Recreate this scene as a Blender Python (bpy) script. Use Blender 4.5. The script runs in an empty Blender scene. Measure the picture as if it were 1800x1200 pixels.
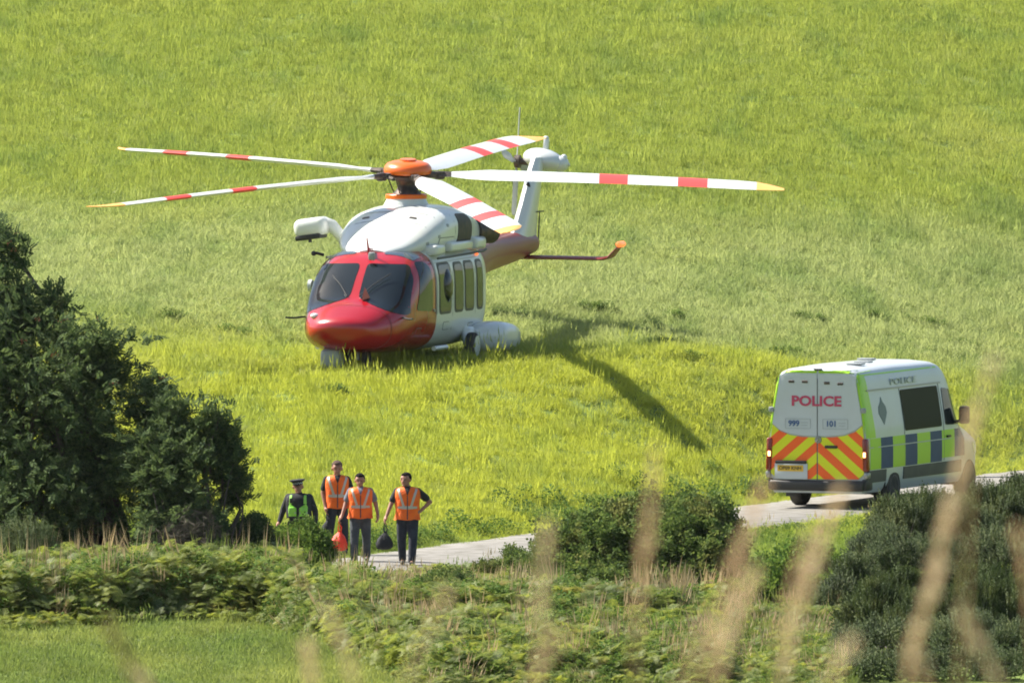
import bpy, bmesh, math, random
import numpy as np
from mathutils import Vector, Matrix
from mathutils.bvhtree import BVHTree

random.seed(7)
RNG = np.random.default_rng(11)
S = bpy.context.scene
R = math.radians
PI = math.pi

# ------------------------------------------------------------------ camera
CAMZ, PITCH, FPX = 21.8, 0.0416, 41800.0
cd = bpy.data.cameras.new("camera")
cam = bpy.data.objects.new("camera", cd)
S.collection.objects.link(cam)
cam.location = (0, 0, CAMZ)
cam.rotation_euler = (PI / 2 - PITCH, 0, 0)
cd.sensor_width = 36.0
cd.lens = FPX / 1800 * 36
cd.clip_start = 1.0
cd.clip_end = 6000
cd.dof.use_dof = True
cd.dof.focus_distance = 384
cd.dof.aperture_fstop = cd.lens / 60.0
cd.dof.aperture_blades = 9
S.camera = cam

# ------------------------------------------------------------------ sky + sun
SUN_EL = R(47)
SDX, SDY = -0.915, 0.40
az = math.atan2(SDX, SDY)
w = bpy.data.worlds.new("World")
S.world = w
w.use_nodes = True
nt = w.node_tree
bg = nt.nodes["Background"]
sky = nt.nodes.new("ShaderNodeTexSky")
sky.sky_type = 'NISHITA'
sky.sun_disc = False
sky.sun_elevation = SUN_EL
sky.sun_rotation = az
sky.air_density = 1.2
sky.dust_density = 1.6
nt.links.new(sky.outputs[0], bg.inputs[0])
bg.inputs[1].default_value = 0.07
sd = bpy.data.lights.new("sun", 'SUN')
sd.energy = 5.0
sd.angle = R(0.55)
sd.color = (1.0, 0.94, 0.83)
so = bpy.data.objects.new("sun", sd)
S.collection.objects.link(so)
sv = Vector((SDX, SDY, 0)).normalized() * math.cos(SUN_EL) + Vector((0, 0, math.sin(SUN_EL)))
so.rotation_euler = sv.to_track_quat('Z', 'Y').to_euler()
so.location = (-30, 470, 60)
S.view_settings.view_transform = 'Standard'
S.view_settings.look = 'None'
S.view_settings.gamma = 1
S.view_settings.use_curve_mapping = False
S.view_settings.exposure = 1.25
S.cycles.max_bounces = 8
S.cycles.transparent_max_bounces = 8
S.cycles.use_denoising = True
S.cycles.filter_width = 1.8

COL = S.collection

# ------------------------------------------------------------------ materials
def mat(name, color, rough=0.6, metal=0.0, coat=0.0, emit=None, estr=0, spec=0.5):
    m = bpy.data.materials.new(name)
    m.use_nodes = True
    b = m.node_tree.nodes["Principled BSDF"]
    b.inputs["Base Color"].default_value = (*color, 1)
    b.inputs["Roughness"].default_value = rough
    b.inputs["Metallic"].default_value = metal
    b.inputs["Coat Weight"].default_value = coat
    b.inputs["Coat Roughness"].default_value = 0.04
    b.inputs["Specular IOR Level"].default_value = spec
    if emit:
        b.inputs["Emission Color"].default_value = (*emit, 1)
        b.inputs["Emission Strength"].default_value = estr
    return m

def wear(m, c2, scale=3.0, lo=0.45, hi=0.75, bump=0.0, fac=1.0, bscale=None):
    """procedural mottling of the base colour and fine relief"""
    t = m.node_tree
    b = t.nodes["Principled BSDF"]
    c1 = tuple(b.inputs["Base Color"].default_value)
    tc = t.nodes.new("ShaderNodeTexCoord")
    n = t.nodes.new("ShaderNodeTexNoise")
    n.inputs["Scale"].default_value = scale
    n.inputs["Detail"].default_value = 6
    t.links.new(tc.outputs["Object"], n.inputs["Vector"])
    mr = t.nodes.new("ShaderNodeMapRange")
    mr.inputs[1].default_value = lo
    mr.inputs[2].default_value = hi
    mr.inputs[4].default_value = fac
    t.links.new(n.outputs[0], mr.inputs[0])
    mx = t.nodes.new("ShaderNodeMix")
    mx.data_type = 'RGBA'
    mx.inputs[6].default_value = c1
    mx.inputs[7].default_value = (*c2, 1)
    t.links.new(mr.outputs[0], mx.inputs[0])
    t.links.new(mx.outputs[2], b.inputs["Base Color"])
    if bump:
        n2 = t.nodes.new("ShaderNodeTexNoise")
        n2.inputs["Scale"].default_value = bscale or scale * 4
        n2.inputs["Detail"].default_value = 4
        t.links.new(tc.outputs["Object"], n2.inputs["Vector"])
        bp = t.nodes.new("ShaderNodeBump")
        bp.inputs["Strength"].default_value = bump
        bp.inputs["Distance"].default_value = 0.02
        t.links.new(n2.outputs[0], bp.inputs["Height"])
        t.links.new(bp.outputs[0], b.inputs["Normal"])
    return m

def leafmat(name, ca, cb, trans=0.4, cc=None, wscale=0.5, rough=0.5, tcol=None, zones=None, spec=0.4):
    """leaf colour varies per leaf (random per island) and in soft world-space patches"""
    m = bpy.data.materials.new(name)
    m.use_nodes = True
    t = m.node_tree
    b = t.nodes["Principled BSDF"]
    out = t.nodes["Material Output"]
    g = t.nodes.new("ShaderNodeNewGeometry")
    mx = t.nodes.new("ShaderNodeMix"); mx.data_type = 'RGBA'
    mx.inputs[6].default_value = (*ca, 1)
    mx.inputs[7].default_value = (*cb, 1)
    t.links.new(g.outputs["Random Per Island"], mx.inputs[0])
    col = mx.outputs[2]
    def patch_mix(col, c, scale, lo, hi, fac, stretch=None):
        n = t.nodes.new("ShaderNodeTexNoise")
        n.inputs["Scale"].default_value = scale
        n.inputs["Detail"].default_value = 4
        if stretch:
            mp = t.nodes.new("ShaderNodeMapping")
            mp.inputs["Scale"].default_value = stretch
            t.links.new(g.outputs["Position"], mp.inputs[0])
            t.links.new(mp.outputs[0], n.inputs["Vector"])
        else:
            t.links.new(g.outputs["Position"], n.inputs["Vector"])
        mr = t.nodes.new("ShaderNodeMapRange")
        mr.inputs[1].default_value = lo
        mr.inputs[2].default_value = hi
        mr.inputs[4].default_value = fac
        t.links.new(n.outputs[0], mr.inputs[0])
        q = t.nodes.new("ShaderNodeMix"); q.data_type = 'RGBA'
        t.links.new(mr.outputs[0], q.inputs[0])
        t.links.new(col, q.inputs[6])
        q.inputs[7].default_value = (*c, 1)
        return q.outputs[2]
    if zones:
        # zones: list of (colour, y0, y1, y2, y3, wobble) trapezoids in world Y
        sep = t.nodes.new("ShaderNodeSeparateXYZ")
        t.links.new(g.outputs["Position"], sep.inputs[0])
        for (c, y0, y1, y2, y3, wob, fac) in zones:
            n = t.nodes.new("ShaderNodeTexNoise")
            n.inputs["Scale"].default_value = 0.16
            n.inputs["Detail"].default_value = 5
            n.inputs["Roughness"].default_value = 0.6
            t.links.new(g.outputs["Position"], n.inputs["Vector"])
            ad = t.nodes.new("ShaderNodeMath"); ad.operation = 'MULTIPLY_ADD'
            t.links.new(n.outputs[0], ad.inputs[0]); ad.inputs[1].default_value = wob
            # zones bend back towards +X with the lie of the slope: y - 0.08 * max(x, 0)^2
            mxx = t.nodes.new("ShaderNodeMath"); mxx.operation = 'MAXIMUM'
            t.links.new(sep.outputs[0], mxx.inputs[0]); mxx.inputs[1].default_value = 0
            sq = t.nodes.new("ShaderNodeMath"); sq.operation = 'MULTIPLY'
            t.links.new(mxx.outputs[0], sq.inputs[0]); t.links.new(mxx.outputs[0], sq.inputs[1])
            yb = t.nodes.new("ShaderNodeMath"); yb.operation = 'MULTIPLY_ADD'
            t.links.new(sq.outputs[0], yb.inputs[0]); yb.inputs[1].default_value = -0.08
            t.links.new(sep.outputs[1], yb.inputs[2])
            t.links.new(yb.outputs[0], ad.inputs[2])
            a = t.nodes.new("ShaderNodeMapRange"); a.interpolation_type = 'SMOOTHSTEP'
            t.links.new(ad.outputs[0], a.inputs[0])
            a.inputs[1].default_value = y0 + wob / 2; a.inputs[2].default_value = y1 + wob / 2
            d = t.nodes.new("ShaderNodeMapRange"); d.interpolation_type = 'SMOOTHSTEP'
            t.links.new(ad.outputs[0], d.inputs[0])
            d.inputs[1].default_value = y2 + wob / 2; d.inputs[2].default_value = y3 + wob / 2
            d.inputs[3].default_value = 1; d.inputs[4].default_value = 0
            mu = t.nodes.new("ShaderNodeMath"); mu.operation = 'MULTIPLY'
            t.links.new(a.outputs[0], mu.inputs[0]); t.links.new(d.outputs[0], mu.inputs[1])
            mu2 = t.nodes.new("ShaderNodeMath"); mu2.operation = 'MULTIPLY'
            t.links.new(mu.outputs[0], mu2.inputs[0]); mu2.inputs[1].default_value = fac
            q = t.nodes.new("ShaderNodeMix"); q.data_type = 'RGBA'
            t.links.new(mu2.outputs[0], q.inputs[0])
            t.links.new(col, q.inputs[6]); q.inputs[7].default_value = (*c, 1)
            col = q.outputs[2]
    if cc:
        for c in cc:
            col = patch_mix(col, *c)
    t.links.new(col, b.inputs["Base Color"])
    b.inputs["Roughness"].default_value = rough
    b.inputs["Specular IOR Level"].default_value = spec
    tr = t.nodes.new("ShaderNodeBsdfTranslucent")
    hs = t.nodes.new("ShaderNodeHueSaturation")
    hs.inputs["Hue"].default_value = 0.492
    hs.inputs["Saturation"].default_value = 1.02
    hs.inputs["Value"].default_value = 1.25
    t.links.new(col, hs.inputs["Color"])
    t.links.new(hs.outputs[0], tr.inputs[0])
    ms = t.nodes.new("ShaderNodeMixShader")
    ms.inputs[0].default_value = trans
    t.links.new(b.outputs[0], ms.inputs[1])
    t.links.new(tr.outputs[0], ms.inputs[2])
    t.links.new(ms.outputs[0], out.inputs["Surface"])
    return m

M = {}
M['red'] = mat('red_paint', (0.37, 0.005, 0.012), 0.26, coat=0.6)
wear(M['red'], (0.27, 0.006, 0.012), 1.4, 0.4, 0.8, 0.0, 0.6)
M['white'] = mat('white_paint', (0.64, 0.665, 0.65), 0.30, coat=0.5)
wear(M['white'], (0.56, 0.56, 0.53), 2.2, 0.5, 0.85, 0.0, 0.6)
M['vanwhite'] = mat('van_white_paint', (0.53, 0.565, 0.595), 0.35, coat=0.4)
wear(M['vanwhite'], (0.48, 0.49, 0.48), 2.0, 0.5, 0.9, 0.0, 0.6)
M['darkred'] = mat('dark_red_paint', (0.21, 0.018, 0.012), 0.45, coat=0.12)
M['orange'] = mat('orange_paint', (0.80, 0.13, 0.008), 0.35, coat=0.3)
M['tiporange'] = mat('tip_orange', (0.80, 0.38, 0.10), 0.45)
M['bandred'] = mat('band_red', (0.70, 0.06, 0.05), 0.45)
M['black'] = mat('black_plastic', (0.018, 0.018, 0.018), 0.5)
M['grille'] = wear(mat('dark_mesh', (0.025, 0.022, 0.02), 0.6), (0.07, 0.05, 0.035), 9, 0.4, 0.7, 0.5)
M['rubber'] = wear(mat('rubber', (0.025, 0.024, 0.022), 0.85), (0.09, 0.08, 0.06), 5, 0.45, 0.8)
M['metal'] = mat('grey_metal', (0.33, 0.33, 0.32), 0.4, 0.8)
M['dmetal'] = wear(mat('dark_metal', (0.07, 0.06, 0.055), 0.5, 0.5), (0.14, 0.10, 0.08), 8)
M['grey'] = mat('grey_paint', (0.30, 0.32, 0.32), 0.4)
M['seam'] = mat('panel_seam', (0.16, 0.17, 0.17), 0.6)
M['glass'] = mat('dark_glass', (0.012, 0.018, 0.022), 0.05, spec=0.55, coat=0.0)
M['lampred'] = mat('lamp_red', (0.20, 0.018, 0.012), 0.2, coat=0.3)
M['lit'] = mat('lit_lamp', (1, .5, .25), 0.3, emit=(1.0, 0.36, 0.14), estr=3.0)
M['beacon'] = mat('lit_beacon', (1, .3, .1), 0.3, emit=(1.0, 0.13, 0.03), estr=0.8)
M['skin'] = wear(mat('skin', (0.36, 0.17, 0.115), 0.6), (0.26, 0.12, 0.08), 12)
M['denim'] = wear(mat('navy_trousers', (0.018, 0.022, 0.035), 0.9), (0.035, 0.04, 0.055), 9, bump=.4)
M['slate'] = wear(mat('charcoal_trousers', (0.045, 0.055, 0.065), 0.9), (0.08, 0.09, 0.10), 9, bump=.4)
M['blackcloth'] = wear(mat('black_cloth', (0.016, 0.017, 0.02), 0.9), (0.03, 0.03, 0.035), 9, bump=.4)
M['greycloth'] = wear(mat('grey_cloth', (0.16, 0.17, 0.21), 0.9), (0.11, 0.12, 0.15), 9, bump=.4)
M['hivis'] = wear(mat('orange_hivis', (0.95, 0.16, 0.01), 0.75), (0.80, 0.10, 0.01), 7, bump=.7)
M['hivis2'] = wear(mat('lime_hivis', (0.35, 0.70, 0.08), 0.7), (0.22, 0.55, 0.10), 7, bump=.5)
M['reflect'] = mat('reflective_tape', (0.50, 0.46, 0.42), 0.45, 0.25)
M['redbag'] = wear(mat('red_bag', (0.90, 0.05, 0.01), 0.5), (0.70, 0.03, 0.01), 9, bump=.8)
M['hair_d'] = wear(mat('dark_hair', (0.010, 0.008, 0.008), 0.9, spec=.12), (0.022, 0.017, 0.015), 30, bump=.8)
M['hair_g'] = wear(mat('brown_hair', (0.09, 0.058, 0.048), 0.9, spec=.15), (0.17, 0.12, 0.10), 30, bump=.8)
M['lime'] = mat('lime_vinyl', (0.34, 0.62, 0.015), 0.38, coat=.3)
M['blue'] = wear(mat('blue_vinyl', (0.012, 0.045, 0.15), 0.5, spec=.3), (0.02, 0.06, 0.17), 3)
M['dullplastic'] = wear(mat('dull_moulding', (0.06, 0.065, 0.06), 0.6), (0.10, 0.10, 0.085), 3)
M['plate'] = mat('yellow_plate', (0.75, 0.47, 0.05), 0.4)
M['pinkred'] = mat('red_lettering', (0.52, 0.05, 0.12), 0.4)
M['bluetext'] = mat('blue_lettering', (0.06, 0.12, 0.28), 0.4)
M['palegrey'] = mat('pale_grey_lettering', (0.40, 0.43, 0.455), 0.4)
M['crest'] = mat('grey_emblem', (0.13, 0.17, 0.18), 0.5)
M['bark'] = wear(mat('bark', (0.06, 0.048, 0.036), 0.9), (0.12, 0.10, 0.075), 6, bump=.8)
M['drystem'] = mat('dry_stem', (0.42, 0.27, 0.13), 0.8)
M['berry'] = wear(mat('berries', (0.30, 0.06, 0.02), 0.4), (0.2, 0.08, 0.03), 5)

# ------------------------------------------------------------------ object helpers
def tag(o, label=None, cat=None, group=None, kind=None):
    if label: o["label"] = label
    if cat: o["category"] = cat
    if group: o["group"] = group
    if kind: o["kind"] = kind
    return o

def empty(name, loc, rz=0.0, label=None, cat=None, group=None):
    o = bpy.data.objects.new(name, None)
    COL.objects.link(o)
    o.location = loc
    o.rotation_euler = (0, 0, rz)
    o.empty_display_size = 0.2
    return tag(o, label, cat, group)

def add_me(name, me, m=None, parent=None, smooth=True):
    o = bpy.data.objects.new(name, me)
    COL.objects.link(o)
    if m:
        for mm in (m if isinstance(m, (list, tuple)) else [m]):
            me.materials.append(mm)
    if parent: o.parent = parent
    if smooth and len(me.polygons):
        me.polygons.foreach_set("use_smooth", [True] * len(me.polygons))
    return o

def mesh_np(name, V, F, mi=None):
    """V (n,3), F (m,k) uniform polygons -> mesh, fast"""
    V = np.asarray(V, dtype=np.float32); F = np.asarray(F, dtype=np.int32)
    me = bpy.data.meshes.new(name)
    k = F.shape[1]
    me.vertices.add(len(V)); me.loops.add(F.size); me.polygons.add(len(F))
    me.vertices.foreach_set("co", V.ravel())
    me.loops.foreach_set("vertex_index", F.ravel())
    me.polygons.foreach_set("loop_start", np.arange(0, F.size, k, dtype=np.int32))
    if mi is not None:
        me.polygons.foreach_set("material_index", np.asarray(mi, dtype=np.int32))
    me.update(calc_edges=True)
    return me

class MB:
    """collects polygons, builds ONE mesh"""
    def __init__(s): s.v = []; s.f = []; s.mi = []
    def add(s, vs, fs, mi=0):
        b = len(s.v); s.v += [tuple(v) for v in vs]
        s.f += [tuple(i + b for i in f) for f in fs]; s.mi += [mi] * len(fs)
        return s
    def box(s, c, d, rot=None, mi=0, bev=0.0, seg=2):
        bm = bmesh.new()
        bmesh.ops.create_cube(bm, size=1)
        for v in bm.verts: v.co = Vector((v.co.x * d[0], v.co.y * d[1], v.co.z * d[2]))
        if bev: bmesh.ops.bevel(bm, geom=list(bm.edges), offset=bev, segments=seg, affect='EDGES', profile=0.5)
        T = Matrix.Translation(c) @ (rot.to_4x4() if rot else Matrix())
        bm.transform(T)
        bm.verts.index_update()
        s.add([v.co for v in bm.verts], [[v.index for v in f.verts] for f in bm.faces], mi)
        bm.free(); return s
    def tube(s, pts, rad, n=8, mi=0, cap=True):
        pts = [Vector(p) for p in pts]
        if not hasattr(rad, '__len__'): rad = [rad] * len(pts)
        rings = []; up = None
        for i, p in enumerate(pts):
            t = (pts[min(i + 1, len(pts) - 1)] - pts[max(i - 1, 0)])
            if t.length < 1e-9: t = Vector((0, 0, 1))
            t.normalize()
            if up is None:
                up = Vector((0, 0, 1)) if abs(t.z) < .9 else Vector((1, 0, 0))
            a = t.cross(up).normalized(); b = a.cross(t).normalized(); up = b
            rings.append([p + (a * math.cos(2 * PI * k / n) + b * math.sin(2 * PI * k / n)) * rad[i] for k in range(n)])
        vs = [v for r in rings for v in r]; fs = []
        for i in range(len(pts) - 1):
            for k in range(n):
                k2 = (k + 1) % n
                fs.append((i * n + k, i * n + k2, (i + 1) * n + k2, (i + 1) * n + k))
        if cap:
            fs.append(tuple(range(n - 1, -1, -1))); fs.append(tuple((len(pts) - 1) * n + k for k in range(n)))
        return s.add(vs, fs, mi)
    def lathe(s, prof, axis='z', c=(0, 0, 0), n=24, mi=0, rot=None):
        """prof: (r, h) pairs, revolved round axis"""
        vs = []; fs = []
        for r, h in prof:
            for k in range(n):
                a = 2 * PI * k / n
                if axis == 'z': p = Vector((r * math.cos(a), r * math.sin(a), h))
                elif axis == 'x': p = Vector((h, r * math.cos(a), r * math.sin(a)))
                else: p = Vector((r * math.cos(a), h, r * math.sin(a)))
                if rot: p = rot @ p
                vs.append(p + Vector(c))
        for i in range(len(prof) - 1):
            for k in range(n):
                k2 = (k + 1) % n
                fs.append((i * n + k, i * n + k2, (i + 1) * n + k2, (i + 1) * n + k))
        fs.append(tuple(range(n - 1, -1, -1))); fs.append(tuple((len(prof) - 1) * n + k for k in range(n)))
        return s.add(vs, fs, mi)
    def ell(s, c, r, rot=None, n=20, m=12, mi=0):
        prof = [(math.sin(PI * (i + .02) / (m + .04)), -math.cos(PI * (i + .02) / (m + .04))) for i in range(m + 1)]
        vs = []; fs = []
        for a, h in prof:
            for k in range(n):
                p = Vector((r[0] * a * math.cos(2 * PI * k / n), r[1] * a * math.sin(2 * PI * k / n), r[2] * h))
                if rot: p = rot @ p
                vs.append(p + Vector(c))
        for i in range(m):
            for k in range(n):
                k2 = (k + 1) % n
                fs.append((i * n + k, i * n + k2, (i + 1) * n + k2, (i + 1) * n + k))
        fs.append(tuple(range(n - 1, -1, -1))); fs.append(tuple(m * n + k for k in range(n)))
        return s.add(vs, fs, mi)
    def build(s, name, m=None, parent=None, smooth=True, angle=35):
        me = bpy.data.meshes.new(name)
        me.from_pydata(s.v, [], s.f)
        me.polygons.foreach_set("material_index", s.mi)
        bm = bmesh.new(); bm.from_mesh(me)
        bmesh.ops.recalc_face_normals(bm, faces=bm.faces)
        bm.to_mesh(me); bm.free()
        me.update()
        o = add_me(name, me, m, parent, smooth)
        if smooth and angle:
            try: me.set_sharp_from_angle(angle=R(angle))
            except Exception: pass
        return o

def pchip(xs, ys, x):
    xs = np.asarray(xs, float); ys = np.asarray(ys, float); x = np.asarray(x, float)
    h = np.diff(xs); d = np.diff(ys) / h
    m = np.zeros(len(xs)); m[0] = d[0]; m[-1] = d[-1]
    for i in range(1, len(xs) - 1):
        if d[i - 1] * d[i] > 0:
            w1 = 2 * h[i] + h[i - 1]; w2 = h[i] + 2 * h[i - 1]
            m[i] = (w1 + w2) / (w1 / d[i - 1] + w2 / d[i])
    i = np.clip(np.searchsorted(xs, x) - 1, 0, len(h) - 1)
    t = (x - xs[i]) / h[i]
    return ((1 + 2 * t) * (1 - t) ** 2 * ys[i] + t * (1 - t) ** 2 * h[i] * m[i]
            + t * t * (3 - 2 * t) * ys[i + 1] + t * t * (t - 1) * h[i] * m[i + 1])

def loft_rings(st, ys, n=56):
    """st rows: y, half width, z bottom, z top, exponent, xcentre"""
    st = np.asarray(st, float)
    out = []
    for y in ys:
        hw, zb, zt, e, xc = [float(pchip(st[:, 0], st[:, j], y)) for j in (1, 2, 3, 4, 5)]
        zc, hh = (zb + zt) / 2, (zt - zb) / 2
        ring = []
        for k in range(n):
            a = 2 * PI * (k + .5) / n
            c, s_ = math.cos(a), math.sin(a)
            ring.append((xc + hw * math.copysign(abs(c) ** (2 / e), c), y, zc + hh * math.copysign(abs(s_) ** (2 / e), s_)))
        out.append(ring)
    return out

def loft(mb, rings, mi=0, cap=(True, True)):
    n = len(rings[0]); vs = [v for r in rings for v in r]; fs = []
    for i in range(len(rings) - 1):
        for k in range(n):
            k2 = (k + 1) % n
            fs.append((i * n + k, i * n + k2, (i + 1) * n + k2, (i + 1) * n + k))
    if cap[0]: fs.append(tuple(range(n)))
    if cap[1]: fs.append(tuple((len(rings) - 1) * n + k for k in range(n)))
    mb.add(vs, fs, mi)
    return mb

def bvh_of(*objs):
    V = []; F = []
    for o in objs:
        b = len(V)
        V += [tuple(v.co) for v in o.data.vertices]
        F += [tuple(i + b for i in p.vertices) for p in o.data.polygons]
    return BVHTree.FromPolygons(V, F)

def rpoly(pts, r=0.08, n=5, sub=4):
    """rounded polygon outline in 2D"""
    out = []; N = len(pts)
    for i in range(N):
        p0, p1, p2 = [Vector(pts[(i + k - 1) % N]) for k in range(3)]
        a = (p0 - p1); b = (p2 - p1)
        ra = min(r, a.length * .45); rb = min(r, b.length * .45)
        A = p1 + a.normalized() * ra; B = p1 + b.normalized() * rb
        for k in range(n + 1):
            t = k / n
            out.append(A * (1 - t) ** 2 + p1 * 2 * t * (1 - t) + B * t * t)
        # straight run to next corner
        p3 = Vector(pts[(i + 2) % N]); c = (p3 - p2)
        nxt = p2 + (p1 - p2).normalized() * min(r, (p2 - p1).length * .45)
        for k in range(1, sub):
            out.append(B.lerp(nxt, k / sub))
    return out

def patch(bvh, outline, axis, name, m, parent, off=0.008, rings=7, skirt=0.02, smooth=True):
    """panel or pane that follows the surface hit along the axis, slightly proud of it"""
    c = Vector((0, 0))
    for p in outline: c += Vector(p)
    c /= len(outline)
    n = len(outline); grid = []
    D = {'front': Vector((0, 1, 0)), 'back': Vector((0, -1, 0)), 'port': Vector((-1, 0, 0)), 'star': Vector((1, 0, 0)), 'top': Vector((0, 0, -1))}[axis]
    def cast(q):
        if axis in ('front', 'back'): o = Vector((q[0], 0, q[1])) - D * 30
        elif axis == 'top': o = Vector((q[0], q[1], 0)) - D * 30
        else: o = Vector((0, q[0], q[1])) - D * 30
        h, nn, i, d = bvh.ray_cast(o, D)
        if h is None: return None, None
        if nn.dot(D) > 0: nn = -nn
        return h, nn
    vs = []; idx = {}
    def put(key, q, o):
        h, nn = cast(q)
        if h is None: return
        idx[key] = len(vs); vs.append(h + nn * o)
    put(('c',), c, off)
    for r_ in range(1, rings + 1):
        t = r_ / rings
        for k, p in enumerate(outline):
            put((r_, k), c.lerp(Vector(p), t), off)
    for k, p in enumerate(outline):
        put((rings + 1, k), p, -skirt)
    fs = []
    for k in range(n):
        k2 = (k + 1) % n
        q = [('c',), (1, k), (1, k2)]
        if all(a in idx for a in q): fs.append([idx[a] for a in q])
        for r_ in range(1, rings + 1):
            q = [(r_, k), (r_ + 1, k), (r_ + 1, k2), (r_, k2)]
            if all(a in idx for a in q): fs.append([idx[a] for a in q])
    mb = MB(); mb.add(vs, fs)
    return mb.build(name, m, parent, smooth, 50)

def at(px, py, Y):
    """world point that the photograph shows at pixel (px, py) when it stands Y metres out"""
    a = PITCH + math.atan((py - 600) / FPX)
    return Vector(((px - 900) / FPX * Y, Y, CAMZ - math.tan(a) * Y))

def sstep(a, b, x):
    t = np.clip((x - a) / (b - a), 0, 1)
    return t * t * (3 - 2 * t)

def nz(x, y, sc=1.0, seed=0.0):
    """cheap smooth pseudo-noise in -1..1"""
    x = np.asarray(x) * sc + seed * 3.7; y = np.asarray(y) * sc - seed * 1.9
    return (np.sin(1.7 * x + 1.3 * np.sin(1.1 * y + .5)) + np.sin(2.3 * y + 1.7 * np.sin(.9 * x)) +
            .6 * np.sin(4.1 * x + 2.9 * y + 1.2 * np.sin(3.1 * y)) + .5 * np.sin(6.3 * y - 5.2 * x)) / 3.1

# ------------------------------------------------------------------ terrain
HD = R(21)
RC = (-2.05, 427.5); RD = (math.sin(HD), math.cos(HD)); RN = (-math.cos(HD), math.sin(HD))
HX, HY = -1.935, 462.0
_RX = np.arange(-520, 520, .1)
_SL = 0.10 + (2.605 - 0.10) * (lambda t: t * t * (3 - 2 * t))(np.clip((_RX + 8.5) / 6.0, 0, 1)) - 0.0 * _RX
_SL = _SL * (1 - .25 * np.clip((_RX - 13) / 12, 0, 1))
_YC = np.cumsum(_SL) * .1
_YC += RC[1] - np.interp(RC[0], _RX, _YC)
def road_s(x, y):
    """signed distance from the middle of the lane, positive beyond it"""
    return (y - np.interp(x, _RX, _YC)) / np.sqrt(1 + np.interp(x, _RX, _SL) ** 2)
def road_pt(x, s):
    k = float(np.interp(x, _RX, _SL)); q = math.sqrt(1 + k * k)
    return x - s * k / q, float(np.interp(x, _RX, _YC)) + s / q
NEARY = [-200, 0, 30, 55, 75, 100, 150, 200, 280, 350, 385, 395, 434]
NEARZ = [18.0, 20.05, 19.6, 18.0, 15.6, 12.2, 6.4, 2.6, -.9, -.9, -.15, 0, 0]
def T(x, y):
    x = np.asarray(x, float); y = np.asarray(y, float)
    base = pchip(NEARY, NEARZ, np.clip(y, -199, 433.9))
    s = road_s(x, y)
    yr = np.interp(x, _RX, _YC)
    # the slope starts beyond the lane; its foot follows the lane and evens out uphill
    sh = np.maximum(yr - 427.0, 0) * np.exp(-np.maximum(y - yr, 0) / 42.0)
    u = y - 434.0 - sh
    H = 0.086 * .5 * (u + np.sqrt(u * u + 4.0)) * sstep(1.6, 3.6, s)
    far = np.maximum(y - 530, 0)
    H = H + 0.06 * far * (1 - np.exp(-far / 60.0))
    z = base + H
    r = np.hypot((x - HX - .6) * .85, y - HY)
    padz = 2.27 + 0.02 * (y - HY)
    wgt = sstep(10.0, 3.6, r) * sstep(2.5, 5.5, s)
    z = z * (1 - wgt) + padz * wgt
    z = z + 0.07 * nz(x, y, .55) * sstep(1.6, 3.0, np.abs(s)) * (y > 300)
    return z

def ground_at(px, py):
    ys = np.arange(390, 620, .25); xs = (px - 900) / FPX * ys
    q = 600 + np.tan(np.arctan((CAMZ - T(xs, ys)) / ys) - PITCH) * FPX
    i = int(np.argmin(np.abs(q - py))); return float(xs[i]), float(ys[i])

# ------------------------------------------------------------------ ground sheet
def make_ground():
    ys = np.unique(np.concatenate([np.linspace(-200, 30, 14), np.linspace(30, 385, 60), np.arange(385, 535, .8), np.linspace(535, 1600, 60)]))
    xs = np.unique(np.concatenate([-np.geomspace(16, 500, 16), np.arange(-16, 16.01, .8), np.geomspace(16, 500, 16)]))
    X, Y = np.meshgrid(xs, ys)
    Z = T(X, Y)
    V = np.stack([X, Y, Z], -1).reshape(-1, 3)
    nx, ny = len(xs), len(ys)
    i = np.arange((ny - 1) * (nx - 1)); r = i // (nx - 1); c = i % (nx - 1)
    a = r * nx + c
    F = np.stack([a, a + 1, a + nx + 1, a + nx], -1)
    me = mesh_np("ground", V, F)
    m = mat('soil_and_thatch', (0.12, 0.17, 0.04), 1.0, spec=0.1)
    wear(m, (0.16, 0.20, 0.05), .6, .4, .7, .6, bscale=9)
    return tag(add_me("ground", me, m), kind="structure")
make_ground()

def make_road():
    n = 260; V = []; F = []
    rng = random.Random(3)
    xs = np.concatenate([np.linspace(-90, -12, 40), np.linspace(-11.7, 22, 180), np.linspace(23, 60, 40)])
    for i, x0 in enumerate(xs):
        wl = 1.5 + .07 * math.sin(x0 * 4.9) + .05 * math.sin(x0 * 13.1) + .04 * rng.random()
        wr = 1.5 + .07 * math.sin(x0 * 5.3 + 1) + .05 * math.sin(x0 * 11.3) + .04 * rng.random()
        for k, s in enumerate((wl + .12, wl, .5, -.5, -wr, -wr - .12)):
            x, y = road_pt(x0, s)
            z = float(T(x, y)) + (.03 if 0 < k < 5 else -.03) + (.015 if k in (2, 3) else 0)
            V.append((x, y, z))
    for i in range(n - 1):
        for k in range(5):
            a = i * 6 + k
            F.append((a, a + 6, a + 7, a + 1))
    me = bpy.data.meshes.new("road"); me.from_pydata(V, [], F)
    m = mat('pale_worn_tarmac', (0.24, 0.228, 0.21), 0.9, spec=.25)
    wear(m, (0.15, 0.142, 0.12), 2.6, .42, .70, .9, bscale=22)
    o = add_me("road", me, m)
    return tag(o, kind="structure")
make_road()

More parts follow.
